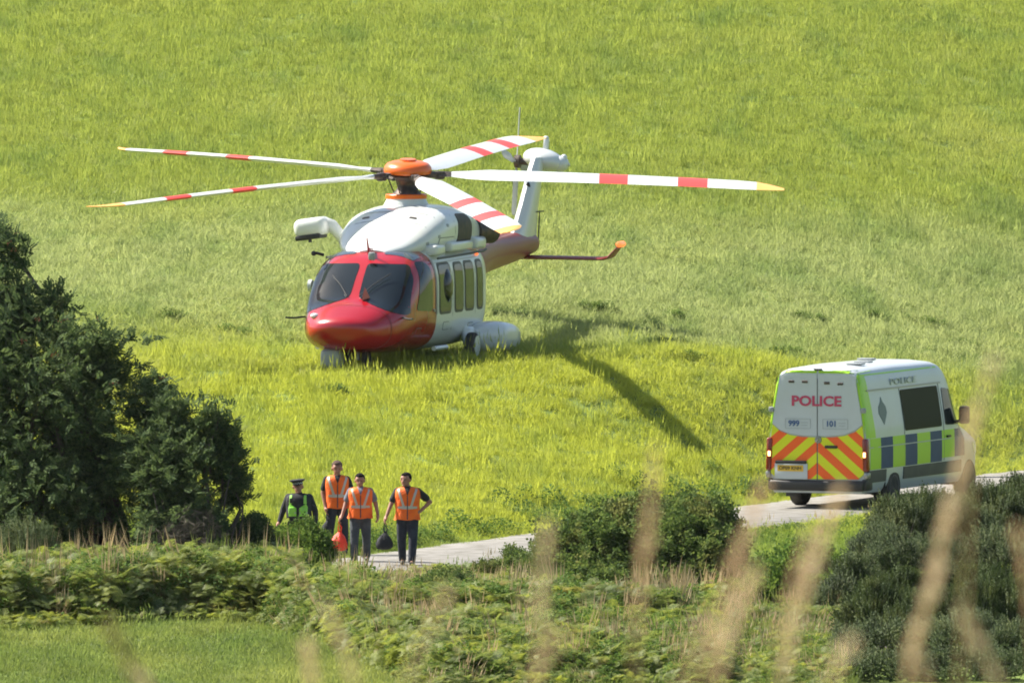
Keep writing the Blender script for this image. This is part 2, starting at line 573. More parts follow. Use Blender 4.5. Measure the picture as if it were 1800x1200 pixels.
# ------------------------------------------------------------------ templates for plants
def tri_blade(base, dirv, L, wd, bend, segs=2, rng=random):
    """narrow bent blade: returns verts, tris"""
    d = Vector(dirv).normalized()
    side = d.cross(Vector((0, 0, 1)))
    if side.length < 1e-3: side = Vector((1, 0, 0))
    side.normalize()
    side = Matrix.Rotation(rng.uniform(0, PI), 3, d) @ side
    vs = []; p = Vector(base); dd = d.copy()
    down = Vector((math.cos(bend[1]), math.sin(bend[1]), -.4))
    for i in range(segs):
        f = 1 - i / segs * .5
        vs += [p - side * wd * f / 2, p + side * wd * f / 2]
        p = p + dd * L / segs
        dd = (dd + down * bend[0] / segs).normalized()
    vs.append(p)
    fs = []
    for i in range(segs - 1):
        a = i * 2
        fs += [(a, a + 1, a + 3), (a, a + 3, a + 2)]
    a = (segs - 1) * 2
    fs.append((a, a + 1, a + 2))
    return vs, fs

def tuft(n, rad, h0, h1, wd, lean, bend, seed, heads=0):
    rng = random.Random(seed); V = []; F = []
    for i in range(n):
        a = rng.uniform(0, 2 * PI); r = rad * math.sqrt(rng.random())
        b = (r * math.cos(a), r * math.sin(a), -.03)
        la = rng.uniform(0, 2 * PI); l = rng.uniform(0, lean)
        d = (l * math.cos(la), l * math.sin(la), 1)
        vs, fs = tri_blade(b, d, rng.uniform(h0, h1), wd * rng.uniform(.7, 1.3), (bend * rng.random(), rng.uniform(0, 2 * PI)), 2, rng)
        o = len(V); V += [tuple(v) for v in vs]; F += [tuple(k + o for k in f) for f in fs]
    for i in range(heads):
        a = rng.uniform(0, 2 * PI); r = rad * math.sqrt(rng.random())
        b = Vector((r * math.cos(a), r * math.sin(a), 0)); t = b + Vector((rng.uniform(-.12, .12), rng.uniform(-.12, .12), rng.uniform(h1 * 1.0, h1 * 1.45)))
        for w_, z0, z1 in ((.006, 0, 1), (.022, .72, 1)):
            p0 = b.lerp(t, z0); p1 = b.lerp(t, z1); s = Vector((w_, 0, 0)) if rng.random() < .5 else Vector((.7 * w_, .7 * w_, 0))
            o = len(V); V += [tuple(p0 - s / 2), tuple(p0 + s / 2), tuple(p1)]; F.append((o, o + 1, o + 2))
    return V, F

def tmesh(name, VF, m):
    me = bpy.data.meshes.new(name); me.from_pydata(VF[0], [], VF[1]); me.update()
    me.materials.append(m)
    return me

def source_collection(name, meshes):
    c = bpy.data.collections.new(name)
    for i, me in enumerate(meshes):
        o = bpy.data.objects.new("%s_%02d" % (name, i), me)
        c.objects.link(o)
    return c

def gn_scatter(name, P, rot, scl, idx, coll):
    """one object: points that carry plant tufts (stuff)"""
    me = bpy.data.meshes.new(name)
    me.vertices.add(len(P)); me.vertices.foreach_set("co", np.asarray(P, np.float32).ravel())
    for nm, ty, arr in (("rot", 'FLOAT_VECTOR', rot), ("scl", 'FLOAT_VECTOR', scl)):
        at_ = me.attributes.new(nm, ty, 'POINT'); at_.data.foreach_set("vector", np.asarray(arr, np.float32).ravel())
    at_ = me.attributes.new("idx", 'INT', 'POINT'); at_.data.foreach_set("value", np.asarray(idx, np.int32))
    me.update()
    o = bpy.data.objects.new(name, me); COL.objects.link(o)
    g = bpy.data.node_groups.new(name + "_nodes", 'GeometryNodeTree')
    g.interface.new_socket("Geometry", in_out='INPUT', socket_type='NodeSocketGeometry')
    g.interface.new_socket("Geometry", in_out='OUTPUT', socket_type='NodeSocketGeometry')
    gi = g.nodes.new("NodeGroupInput"); go = g.nodes.new("NodeGroupOutput")
    ip = g.nodes.new("GeometryNodeInstanceOnPoints"); ci = g.nodes.new("GeometryNodeCollectionInfo")
    ci.inputs["Collection"].default_value = coll
    ci.inputs["Separate Children"].default_value = True
    ci.inputs["Reset Children"].default_value = True
    ip.inputs["Pick Instance"].default_value = True
    def na(nm, ty):
        n = g.nodes.new("GeometryNodeInputNamedAttribute"); n.data_type = ty; n.inputs["Name"].default_value = nm; return n
    L = g.links.new
    L(gi.outputs[0], ip.inputs["Points"]); L(ci.outputs[0], ip.inputs["Instance"])
    L(na("rot", 'FLOAT_VECTOR').outputs[0], ip.inputs["Rotation"])
    L(na("scl", 'FLOAT_VECTOR').outputs[0], ip.inputs["Scale"])
    L(na("idx", 'INT').outputs[0], ip.inputs["Instance Index"])
    L(ip.outputs[0], go.inputs[0])
    md = o.modifiers.new("scatter", 'NODES'); md.node_group = g
    return o

# ------------------------------------------------------------------ field grass
LIME = (0.300, 0.345, 0.020)
grass_m = leafmat('field_grass', (0.208, 0.272, 0.050), (0.315, 0.360, 0.074), 0.55, rough=0.55, spec=.25,
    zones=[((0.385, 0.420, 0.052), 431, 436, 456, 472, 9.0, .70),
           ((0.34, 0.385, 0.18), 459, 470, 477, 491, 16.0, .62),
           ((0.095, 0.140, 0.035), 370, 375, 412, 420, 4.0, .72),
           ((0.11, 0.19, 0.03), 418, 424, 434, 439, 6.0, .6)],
    cc=[((0.12, 0.20, 0.05), .75, .50, .70, .55, (1, .28, 1)),
        ((0.36, 0.38, 0.10), .23, .53, .70, .45, (1, .35, 1)),
        ((0.36, 0.38, 0.17), 2.1, .60, .75, .40, (1, .4, 1))])
gm = []
for i in range(6): gm.append(tmesh("grass_tuft_source", tuft(34, .17, .09, .20, .011, .60, .7, 100 + i, heads=1), grass_m))
for i in range(4): gm.append(tmesh("flat_grass_source", tuft(30, .18, .12, .26, .012, 1.5, .9, 200 + i), grass_m))
for i in range(3): gm.append(tmesh("tall_grass_source", tuft(24, .14, .22, .42, .010, .40, .7, 300 + i, heads=8), grass_m))
gcoll = source_collection("grass_sources", gm)

def field_grass():
    n = 185000
    u = RNG.random(n)
    y = 386 + (548 - 386) * u
    hw = 14.5
    x = RNG.uniform(-hw, hw + 1, n)
    s = road_s(x, y)
    edge = 1.42 + .22 * nz(x, y, 2.2) + .1 * RNG.random(n)
    keep = (np.abs(s) > edge)
    # tufts of lower density where wheels and downwash have parted the grass
    keep &= ~((900 + x / y * FPX > 1500) & (y < 400))
    x, y, s = x[keep], y[keep], s[keep]
    z = T(x, y)
    n = len(x)
    dist = np.hypot(x - HX, (y - HY) * .8)
    blown = sstep(20, 8, np.abs(y - 471)) * .85 * (RNG.random(n) < .85)
    flat = RNG.random(n) < np.clip(blown, 0, .8) * (dist > 2.0)
    idx = np.where(flat, 6 + RNG.integers(0, 4, n), RNG.integers(0, 6, n))
    tall = (RNG.random(n) < .05) & ~flat
    idx = np.where(tall, 10 + RNG.integers(0, 3, n), idx)
    ang = np.arctan2(y - HY, x - HX)
    lean = np.where(flat, .55 + .3 * RNG.random(n), .14 + .12 * RNG.random(n))
    swirl = ang + .8 * nz(x, y, .35, 2)
    swirl = np.where(flat, swirl, RNG.uniform(0, 2 * PI, n))
    rot = np.zeros((n, 3)); rot[:, 0] = -lean * np.sin(swirl); rot[:, 1] = lean * np.cos(swirl)
    rot[:, 2] = RNG.uniform(0, 2 * PI, n)
    h = .78 + .30 * nz(x, y, .9) + .22 * nz(x, y, 2.8, 1) + .2 * RNG.random(n)
    h = np.clip(h, .35, 1.6)
    h *= np.where(np.abs(s) < 2.6, .55 + .25 * (np.abs(s) - 1.4), 1)
    h *= np.where(s < 0, np.where(s > -6, .32 + .05 * np.maximum(-s - 2, 0), .8), 1)
    # short turf in the bottom strip in front of the bank
    h *= np.where(y < 408, .75, 1)
    # cropped turf at the far margin of the lane, longer by the helicopter
    under = (dist < 7.0) & (y < HY + .5); h = np.where(under, h * 1.15, h)
    scl = np.stack([np.full(n, 1.0), np.full(n, 1.0), h], -1)
    scl[:, :2] *= (.85 + .3 * RNG.random(n))[:, None]
    o = gn_scatter("field_grass", np.stack([x, y, z], -1), rot, scl, idx, gcoll)
    return tag(o, "long sunlit yellow green meadow grass covering the field", "grass", kind="stuff")
field_grass()

# ------------------------------------------------------------------ bracken + undergrowth
def frond(seed, L=.75, pairs=15, droop=.55):
    rng = random.Random(seed); V = []; F = []
    side0 = Vector((0, 1, 0)); p = Vector((0, 0, 0)); d = Vector((1, 0, .9)).normalized()
    step = L / pairs
    for i in range(pairs):
        t = i / pairs
        d = (d + Vector((.02, 0, -droop * 1.9 / pairs))).normalized()
        q = p + d * step
        pl = L * .40 * math.sin(PI * min(1, .12 + t * .95)) ** .8 * (1 - t * .45) + .012
        up = side0.cross(d)
        for sgn in (-1, 1):
            pd = (side0 * sgn * 1.0 + d * .45 + up * rng.uniform(-.16, .05)).normalized()
            fw = pd.cross(up).normalized()
            w_ = step * .52
            nsub = 3
            for k in range(nsub):
                a0 = p + pd * pl * k / nsub; a1 = p + pd * pl * (k + 1.15) / nsub
                ww = w_ * (1 - k / nsub * .65)
                o = len(V)
                V += [tuple(a0 - fw * ww * .35), tuple(a0 + fw * ww * .35), tuple((a0 + a1) / 2 + fw * ww * .95 + up * .004), tuple(a1), tuple((a0 + a1) / 2 - fw * ww * .95)]
                F += [(o, o + 1, o + 2), (o, o + 2, o + 3), (o, o + 3, o + 4)]
        p = q
    return V, F

def bracken_plant(seed, h=.55, nf=7, L=.7):
    rng = random.Random(seed); V = []; F = []
    for i in range(nf):
        v, f = frond(seed * 31 + i, L * rng.uniform(.7, 1.1), 13, rng.uniform(.35, .8))
        Mx = Matrix.Translation((rng.uniform(-.06, .06), rng.uniform(-.06, .06), h * rng.uniform(.5, 1))) @ Matrix.Rotation(2 * PI * i / nf + rng.uniform(-.4, .4), 4, 'Z') @ Matrix.Rotation(rng.uniform(-.25, .35), 4, 'Y')
        o = len(V); V += [tuple(Mx @ Vector(a)) for a in v]; F += [tuple(k + o for k in q) for q in f]
    # stem
    o = len(V); V += [(-.006, 0, -.05), (.006, 0, -.05), (0, .004, h)]; F.append((o, o + 1, o + 2))
    return V, F

bracken_m = leafmat('bracken', (0.105, 0.150, 0.036), (0.245, 0.285, 0.066), 0.48, rough=.55,
    cc=[((0.33, 0.36, 0.04), .9, .50, .66, .65), ((0.040, 0.080, 0.020), .7, .55, .72, .6, (1, .5, 1)), ((0.26, 0.20, 0.08), 1.7, .56, .70, .75)])
bm_ = [tmesh("bracken_source", bracken_plant(40 + i, .55, 7, .62), bracken_m) for i in range(5)]
weed_m = leafmat('broad_leaf_weeds', (0.07, 0.14, 0.03), (0.16, 0.23, 0.04), 0.35, rough=.75, spec=.12,
    cc=[((0.04, 0.08, 0.02), 1.1, .5, .68, .6)])
def leafy(n, rad, h, ls, seed, fill=.5, flat=.6, elong=1.6):
    """loose heap of simple pointed leaves"""
    rng = random.Random(seed); V = []; F = []
    for i in range(n):
        a = rng.uniform(0, 2 * PI); t = rng.random() ** .5
        ph = rng.random()
        r = rad * (1 - (1 - fill) * rng.random()) * math.sqrt(1 - ph * ph)
        c = Vector((r * math.cos(a), r * math.sin(a), h * ph * rng.uniform(.75, 1.05)))
        d = Vector((math.cos(a) + rng.uniform(-.8, .8), math.sin(a) + rng.uniform(-.8, .8), rng.uniform(-.5, .8))).normalized()
        s = d.cross(Vector((rng.uniform(-.5, .5), rng.uniform(-.5, .5), 1)))
        s = s.normalized() * ls * rng.uniform(.35, .55); L = ls * elong * rng.uniform(.7, 1.2)
        o = len(V)
        up = Vector((0, 0, ls * .12))
        V += [tuple(c), tuple(c + d * L * .5 + s + up), tuple(c + d * L), tuple(c + d * L * .5 - s + up)]
        F += [(o, o + 1, o + 2), (o, o + 2, o + 3)]
    return V, F
bm_ += [tmesh("weed_source", leafy(150, .30, .42, .050, 60 + i), weed_m) for i in range(3)]
dry_m = leafmat('dry_grass', (0.30, 0.21, 0.10), (0.42, 0.33, 0.18), 0.30, rough=.7)
bm_ += [tmesh("dry_grass_source", tuft(46, .14, .45, .95, .009, .45, .8, 80 + i, heads=10), dry_m) for i in range(3)]
bm_ += [tmesh("tall_grass_source", tuft(40, .18, .35, .80, .011, .5, .8, 90 + i, heads=6), grass_m) for i in range(3)]
bcoll = source_collection("undergrowth_sources", bm_)

def undergrowth():
    P = []; Ro = []; Sc = []; Id = []
    rng = np.random.default_rng(5)
    def put(x, y, zo, idx, sc, lean=.2, sz=None):
        P.append((x, y, float(T(x, y)) + zo)); a = rng.uniform(0, 2 * PI)
        Ro.append((rng.normal(0, lean), rng.normal(0, lean), a)); Sc.append((sc, sc, sz or sc)); Id.append(idx)
    # bracken bank
    n = 0
    while n < 21000:
        x = rng.uniform(-13.5, 13.5); y = rng.uniform(387, 424)
        pxx = 900 + x / y * FPX
        near = 406.4 + .8 * math.sin(x * .9) - 19 * float(sstep(420, 820, pxx)) + 1.0 * nz(x, y, .5)
        s = road_s(x, y)
        if y < near: continue
        if 955 < pxx < 1320 and y > 406.5 + .8 * nz(x, y, 1): continue
        if pxx > 1320 and y > 411.5: continue
        if pxx > 1490 + 20 * nz(x, y, 1.1) and y < 409: continue
        if pxx > 1490 and rng.random() < .9: continue
        if s > -1.9 and s < 1.8: continue
        # height of the bank falls towards the lane
        env = float(sstep(near, near + 2.0, y))
        top = 1.25 * env
        top *= (1 - .70 * float(sstep(415.5, 420.5, y)) * float(sstep(380, 560, pxx)))
        if pxx > 540: top *= .88
        if pxx > 900: top *= .9
        if 1280 < pxx < 1500: top *= .6
        if y < 403: top *= .75
        pyc = 940 if pxx < 520 else 978 if pxx < 640 else 1003 if pxx < 960 else 975
        top += .16 * nz(x, y, 1.0) + .10 * nz(x, y, 2.6, 3)
        top = max(min(top, CAMZ - (PITCH + (pyc - 600) / FPX) * y), .14)
        zo = rng.uniform(.0, 1) ** .6 * max(top - .50, 0)
        k = rng.random()
        br = .78 - .18 * float(sstep(600, 1200, pxx)) 
        patchy = nz(x, y, .35, 4)
        if k < br:
            put(x, y, zo, int(rng.integers(0, 5)), rng.uniform(.30, .56) * min(1, .5 + top * .6), .32)
        elif k < min(.985, br + .20 + .08 * patchy + (.13 if pxx > 700 else 0)):
            put(x, y, zo, int(rng.integers(5, 8)), rng.uniform(.5, .9) * min(1.1, .45 + top * .7), .3)
        elif k < .99:
            put(x, y, 0, int(rng.integers(11, 14) if rng.random() < .88 or y > 405 else rng.integers(8, 11)), rng.uniform(.8, 1.15), .2, max(.35, top * .95))
        else:
            put(x, y, 0, int(rng.integers(8, 11)), rng.uniform(.8, 1.1), .25, max(.35, top * .95))
        n += 1
    # weeds along the far verge of the lane
    for i in range(420):
        sv_ = 1.75 + abs(rng.normal(0, .8)); x, y = road_pt(rng.uniform(-9, 10), sv_)
        if nz(x, y, .8, 6) < -.05: continue
        put(x, y, 0, int(rng.integers(5, 8)), rng.uniform(.5, 1.0), .2)
    # weeds and long grass on the near verge
    for i in range(900):
        sv_ = -2.3 - abs(rng.normal(0, 1.1)); x, y = road_pt(rng.uniform(-9, 12), sv_)
        k = rng.random()
        if k < .6: put(x, y, 0, int(rng.integers(5, 8)), rng.uniform(.3, .55), .2)
        elif k < .9: put(x, y, 0, int(rng.integers(11, 14)), .8, .2, rng.uniform(.2, .35))
        else: put(x, y, 0, int(rng.integers(8, 11)), .7, .2, rng.uniform(.25, .4))
    # dry grass fringe in front of the round leafy bush
    for i in range(70):
        px = rng.uniform(1100, 1300); y = rng.uniform(405, 410)
        put((px - 900) / FPX * y, y, 0, int(rng.integers(8, 11)), rng.uniform(.8, 1.2), .25, rng.uniform(.45, .9))
    for i in range(14):
        px = rng.normal(225, 60); y = rng.uniform(408, 412)
        put((px - 900) / FPX * y, y, .1, int(rng.integers(8, 11)), rng.uniform(.8, 1.2), .25, rng.uniform(.6, .9))
    for (hx, hy) in ((1040, 548), (1062, 546), (1190, 560), (1185, 608), (1165, 606), (1410, 563), (1430, 566), (1325, 628), (1380, 630), (1400, 628), (1230, 634), (1540, 560), (1640, 572), (300, 560), (420, 590), (980, 640), (590, 690), (1700, 610)):
        gx, gy = ground_at(hx, hy)
        for i in range(9):
            put(gx + rng.normal(0, .16), gy + rng.normal(0, .10), -.03, int(rng.integers(5, 8)), rng.uniform(.35, .6), .2)
    o = gn_scatter("undergrowth", P, Ro, Sc, Id, bcoll)
    tag(o, "tangled green bracken, weeds and dry grass on the bank below the lane", "undergrowth", kind="stuff")
undergrowth()

# ------------------------------------------------------------------ bushes and trees as things
def replicate(V, F, Mats, Pos):
    V = np.asarray(V, np.float32); F = np.asarray(F, np.int32)
    n = len(Pos)
    W = np.einsum('nij,vj->nvi', Mats, V) + Pos[:, None, :]
    G = F[None] + (np.arange(n) * len(V))[:, None, None]
    return W.reshape(-1, 3), G.reshape(-1, F.shape[1])

def rot_to(dirs, roll, scale):
    """matrices that take +X to dirs"""
    d = dirs / np.linalg.norm(dirs, axis=1)[:, None]
    up = np.tile([0, 0, 1.0], (len(d), 1)); up[np.abs(d[:, 2]) > .95] = [1, 0, 0]
    s = np.cross(up, d); s /= np.linalg.norm(s, axis=1)[:, None]
    u = np.cross(d, s)
    c, q = np.cos(roll)[:, None], np.sin(roll)[:, None]
    s2 = s * c + u * q; u2 = -s * q + u * c
    return np.stack([d, s2, u2], -1) * scale[:, None, None]

def sprig_pinnate(n=4, L=.13, ll=.058, wd=.032):
    V = []; F = []
    for i in range(n + 1):
        for sg in ((-1, 1) if i < n else (0,)):
            b = Vector((L * (i + .6) / (n + .6), 0, -.15 * L * (i / n) ** 2))
            d = Vector((.55, sg * 1.0, -.12)).normalized() if sg else Vector((1, 0, -.3)).normalized()
            s = Vector((-d.y, d.x, 0)).normalized() * wd * .5
            m_ = b + d * ll * .5 + Vector((0, 0, .003)); o = len(V)
            V += [tuple(b), tuple(m_ + s), tuple(b + d * ll), tuple(m_ - s)]; F += [(o, o + 1, o + 2), (o, o + 2, o + 3)]
    return V, F

def sprig_broad(n=7, L=.16, ll=.050, wd=.034, seed=1):
    rng = random.Random(seed); V = []; F = []
    for i in range(n):
        b = Vector((L * i / n, 0, 0)); a = i * 2.4 + rng.random()
        d = Vector((.6, math.cos(a), math.sin(a) * .7)).normalized()
        s = d.cross(Vector((rng.uniform(-.4, .4), rng.uniform(-.4, .4), 1))).normalized() * wd * .5
        m_ = b + d * ll * .5; o = len(V)
        V += [tuple(b), tuple(m_ + s), tuple(b + d * ll), tuple(m_ - s)]; F += [(o, o + 1, o + 2), (o, o + 2, o + 3)]
    return V, F

def sprig_spiny(n=34, L=.20, ll=.040, wd=.011, seed=2):
    rng = random.Random(seed); V = []; F = []
    for i in range(n):
        t = rng.random() ** .8; b = Vector((L * t, 0, 0)); a = rng.uniform(0, 2 * PI)
        d = Vector((.75, math.cos(a), math.sin(a))).normalized()
        s = Vector((0, -math.sin(a), math.cos(a))) * wd * .5; l = ll * rng.uniform(.7, 1.2) * (1.05 - .4 * t)
        o = len(V); V += [tuple(b - s), tuple(b + s), tuple(b + d * l)]; F.append((o, o + 1, o + 2))
    return V, F

rowan_m = leafmat('rowan_leaves', (0.045, 0.078, 0.032), (0.110, 0.155, 0.052), 0.38, rough=.75, spec=.12,
    cc=[((0.10, 0.055, 0.02), 1.1, .66, .76, .5)])
hedge_m = leafmat('bush_leaves', (0.050, 0.095, 0.026), (0.150, 0.205, 0.050), 0.35, rough=.75, spec=.12,
    cc=[((0.25, 0.24, 0.08), 2.0, .52, .68, .6), ((0.03, 0.055, 0.018), 1.5, .52, .66, .6)])
gorse_m = leafmat('gorse_spines', (0.036, 0.062, 0.022), (0.125, 0.165, 0.055), 0.2, rough=.65, spec=.2,
    cc=[((0.21, 0.23, 0.075), 2.6, .52, .68, .55), ((0.018, 0.035, 0.014), 1.9, .50, .66, .6)])
twig_m = leafmat('brown_twigs', (0.06, 0.05, 0.035), (0.11, 0.095, 0.07), 0.0, rough=.9)

def in_crown(pts, balls):
    """smallest normalised radius over the ellipsoids"""
    best = np.full(len(pts), 9.0)
    for c, r in balls:
        q = np.sqrt((((pts - np.array(c)) / np.array(r)) ** 2).sum(1)); best = np.minimum(best, q)
    return best

def nz3(p, sc, seed=0):
    x, y, z = p[:, 0] * sc + seed, p[:, 1] * sc - seed * 2, p[:, 2] * sc + seed * .7
    return (np.sin(1.7 * x + 1.1 * np.sin(1.3 * y + z)) + np.sin(2.1 * y + 1.4 * np.sin(1.2 * z - x)) + np.sin(1.9 * z + 1.2 * np.sin(1.5 * x + .4 * y)) + .7 * np.sin(3.9 * x + 3.1 * z) * np.sin(3.3 * y - 2.7 * z)) / 3.2

def crown_points(balls, n, rng, shell=.55, rough=.18, gaps=.0, clump=1.6, seed=0):
    out = []
    tot = 0
    vol = np.array([r[0] * r[1] * r[2] for c, r in balls]) ** .72; vol /= vol.sum()
    while tot < n:
        k = rng.choice(len(balls), size=n, p=vol)
        d = rng.normal(size=(n, 3)); d /= np.linalg.norm(d, axis=1)[:, None]
        t = shell + (1.08 - shell) * rng.random(n) ** .7
        C = np.array([balls[i][0] for i in k]); Rr = np.array([balls[i][1] for i in k])
        p = C + d * Rr * t[:, None]
        q = in_crown(p, balls) + rough * nz3(p, clump, seed) + rough * .6 * nz3(p, clump * 2.7, seed + 3)
        ok = (q < 1.0) & (q > shell * .72)
        if gaps > -9: ok &= nz3(p, 2.4, seed + 7) > gaps - .9 + .35 * q
        p = p[ok]; out.append(p); tot += len(p)
    return np.concatenate(out)[:n]

def foliage_mesh(name, P, center, templ, m, rng, size=(.8, 1.3), up=.35, parent=None, spread=.7, origin=(0, 0, 0)):
    c = np.asarray(center)
    d = P - c; d /= np.linalg.norm(d, axis=1)[:, None] + 1e-6
    d = d + rng.normal(0, spread, P.shape); d[:, 2] += up
    Ms = rot_to(d, rng.uniform(-.9, .9, len(P)), rng.uniform(*size, len(P)))
    V, F = replicate(templ[0], templ[1], Ms, P - np.asarray(origin))
    me = mesh_np(name, V, F)
    return add_me(name, me, m, parent, smooth=False)

def limbs(parent, bases, targets, r0, rng, origin, name="trunk", m=None):
    mb = MB()
    o = Vector(origin)
    for b in bases:
        mb.tube([Vector(b) - o, Vector(b) - o + Vector((.05, 0, .4))], [r0, r0 * .8], 8)
    for tg in targets:
        b = Vector(bases[int(rng.integers(0, len(bases)))]); tg = Vector(tg)
        pts = []; bend = Vector((rng.normal(0, .25), rng.normal(0, .25), .25))
        for i in range(8):
            t = i / 7
            p = b.lerp(tg, t) + bend * math.sin(PI * t) + Vector((rng.normal(0, .03), rng.normal(0, .03), 0))
            p.z = b.z + (tg.z - b.z) * t ** .8 + bend.z * math.sin(PI * t)
            pts.append(p - o)
        L = (tg - b).length
        rr = r0 * min(1, .25 + L / 6)
        mb.tube(pts, [rr * (1 - .85 * i / 7) for i in range(8)], 6)
    return mb.build(name, m or M['bark'], parent)

def berries(parent, P, origin):
    mb = MB(); o = Vector(origin); r = random.Random(4)
    for p in P:
        for k in range(9):
            q = Vector(p) - o + Vector((r.gauss(0, .035), r.gauss(0, .035), r.gauss(0, .022)))
            mb.ell(q, (.011, .011, .011), n=5, m=3)
    ob = mb.build("berries", M['berry'], parent)
    ob["kind"] = "stuff"
    return ob

def plant(name, label, cat, base, balls, templ, m, n, rng, group=None, shell=.5, rough=.2, gaps=.0, clump=1.6,
          size=(.8, 1.3), up=.3, spread=.7, stems=14, r0=.03, seed=0, part="crown", stem_name="trunk", bases=None, cut=None, sprays=0, spray_len=1.0):
    z = float(T(base[0], base[1]))
    origin = (base[0], base[1], z)
    e = empty(name, origin, 0, label, cat, group)
    P = crown_points(balls, n, rng, shell, rough, gaps, clump, seed)
    if cut is not None: P = P[cut(P)]
    P = P[P[:, 2] > T(P[:, 0], P[:, 1]) + .03]
    cen = np.array([c for c, r in balls]).mean(0); cen[2] -= .6
    if sprays:
        ok = np.where(nz3(P, 3.0, seed + 5) > -.3)[0]; ex = []
        for i in rng.choice(ok, sprays):
            b_ = P[i]; d_ = b_ - cen; d_ /= np.linalg.norm(d_) + 1e-6; d_ = d_ * .8 + rng.normal(0, .35, 3); d_[2] += .25; d_ /= np.linalg.norm(d_)
            L_ = rng.uniform(.25, .75) * spray_len; m_n = int(5 + 12 * L_)
            for j in range(m_n):
                t_ = j / m_n; ex.append(b_ + d_ * L_ * t_ - np.array([0, 0, .35 * L_ * t_ * t_]) + rng.normal(0, .025, 3))
        P = np.concatenate([P, np.array(ex)])
    foliage_mesh(part, P, cen, templ, m, rng, size, up, e, spread, origin)
    tg = P[rng.integers(0, len(P), stems)]
    bs = bases or [(base[0] + dx, base[1] + dy, z - .1) for dx, dy in ((0, 0), (.12, .05), (-.1, -.08))]
    limbs(e, bs, [tuple(cen + (t - cen) * .92) for t in tg], r0, rng, origin, stem_name)
    return e, P

prng = np.random.default_rng(21)
def B(px, py, Y, rpx, rpy, ry):
    """ellipsoid of a crown: centre seen at a pixel of the photograph, radii in pixels and metres"""
    p = at(px, py, Y); k = Y / FPX
    return (tuple(p), (rpx * k, ry, rpy * k))

# large rowan at the left edge
rb = [B(-60, 560, 420, 120, 190, 1.9), B(30, 640, 419, 130, 130, 1.7), B(-20, 780, 419, 220, 190, 2.0), B(120, 720, 418, 120, 130, 1.5),
      B(190, 620, 418.4, 62, 66, .8), B(225, 740, 418, 85, 80, 1.1), B(210, 850, 417.5, 120, 90, 1.2), B(60, 880, 417.5, 150, 100, 1.5),
      B(-150, 700, 421, 180, 260, 2.2), B(20, 470, 420, 42, 55, .6), B(60, 545, 419.5, 60, 55, .7), B(-110, 400, 421, 100, 110, 1.2), B(0, 415, 420, 26, 45, .4), B(290, 800, 417.6, 45, 80, .7), B(270, 700, 417.8, 45, 50, .6), B(150, 640, 418.2, 70, 70, .9)]
rbase = at(40, 1010, 418)
e, P = plant("rowan_tree", "large dark rowan tree with red berry clusters at the left edge of the photo", "tree", (rbase.x, 418), rb, sprig_pinnate(), rowan_m, 21000, prng,
      shell=.2, rough=.34, gaps=.42, clump=2.0, size=(.9, 1.5), up=.1, spread=.8, stems=60, r0=.10, seed=1, sprays=420, spray_len=.8,
      bases=[(float(at(px, 1000, 418).x), 418 + dy, -.1) for px, dy in ((60, 0), (150, .3), (200, -.2), (-60, .5), (235, .1))])
q = np.array([tuple(at(a, b, 418)) for a, b in ((25, 410), (20, 455), (70, 560), (100, 552), (187, 540), (95, 622), (215, 655), (284, 662), (48, 600), (130, 550), (10, 430), (282, 710))])
tip = []
for g in q:
    dd = np.hypot(P[:, 0] - g[0], P[:, 2] - g[2]); tip.append(P[np.argmin(dd + .2 * (P[:, 1] - 416))])
berries(e, tip, e.location)

# smaller rowan beside it
sb = [B(350, 790, 416.5, 62, 62, .7), B(395, 770, 416.5, 34, 40, .4), B(330, 870, 416.3, 80, 80, .9), B(390, 870, 416.5, 38, 60, .5), B(300, 930, 416, 70, 60, .8), B(270, 830, 416.5, 60, 70, .8),
      B(410, 805, 416.4, 22, 18, .3), B(368, 745, 416.4, 22, 26, .25), B(305, 800, 416.6, 50, 60, .7), B(312, 750, 416.8, 42, 50, .5), B(400, 850, 416.4, 36, 40, .5), B(345, 900, 416, 60, 50, .7)]
bx = at(325, 1000, 416)
e, P = plant("rowan_tree", "smaller open branched rowan right of the big one, behind the bracken", "tree", (bx.x, 416), sb, sprig_pinnate(), rowan_m, 6000, prng,
      shell=.2, rough=.45, gaps=.42, clump=2.6, size=(.8, 1.3), up=.2, spread=.9, stems=46, r0=.055, seed=5, sprays=260, spray_len=.9,
      bases=[(float(at(px, 1000, 416).x), 416 + dy, -.1) for px, dy in ((300, 0), (335, .2), (360, -.1))])

# bare twiggy shrub under the small rowan
tb = [B(350, 940, 415, 60, 50, .6), B(300, 950, 415, 50, 30, .5)]
bx = at(345, 1010, 415)
plant("twiggy_shrub", "bare brown twiggy shrub below the smaller rowan", "shrub", (bx.x, 415), tb, tuft(10, .02, .12, .3, .006, .6, .5, 5), twig_m, 260, prng,
      shell=.1, gaps=.2, stems=30, r0=.012, seed=9, part="twigs", stem_name="stem")

# gorse cushion at the left edge
plant("gorse_bush", "small rounded grey green gorse cushion under the big rowan", "bush", (at(50, 1000, 413).x, 413), [B(50, 962, 413, 48, 40, .5), B(15, 985, 413, 40, 30, .4), B(80, 985, 413, 30, 26, .4)],
      sprig_spiny(), gorse_m, 1500, prng, group="gorse bushes", shell=.55, gaps=-.4, stems=10, r0=.012, seed=2, part="spiny_shoots", stem_name="stem", up=.7)

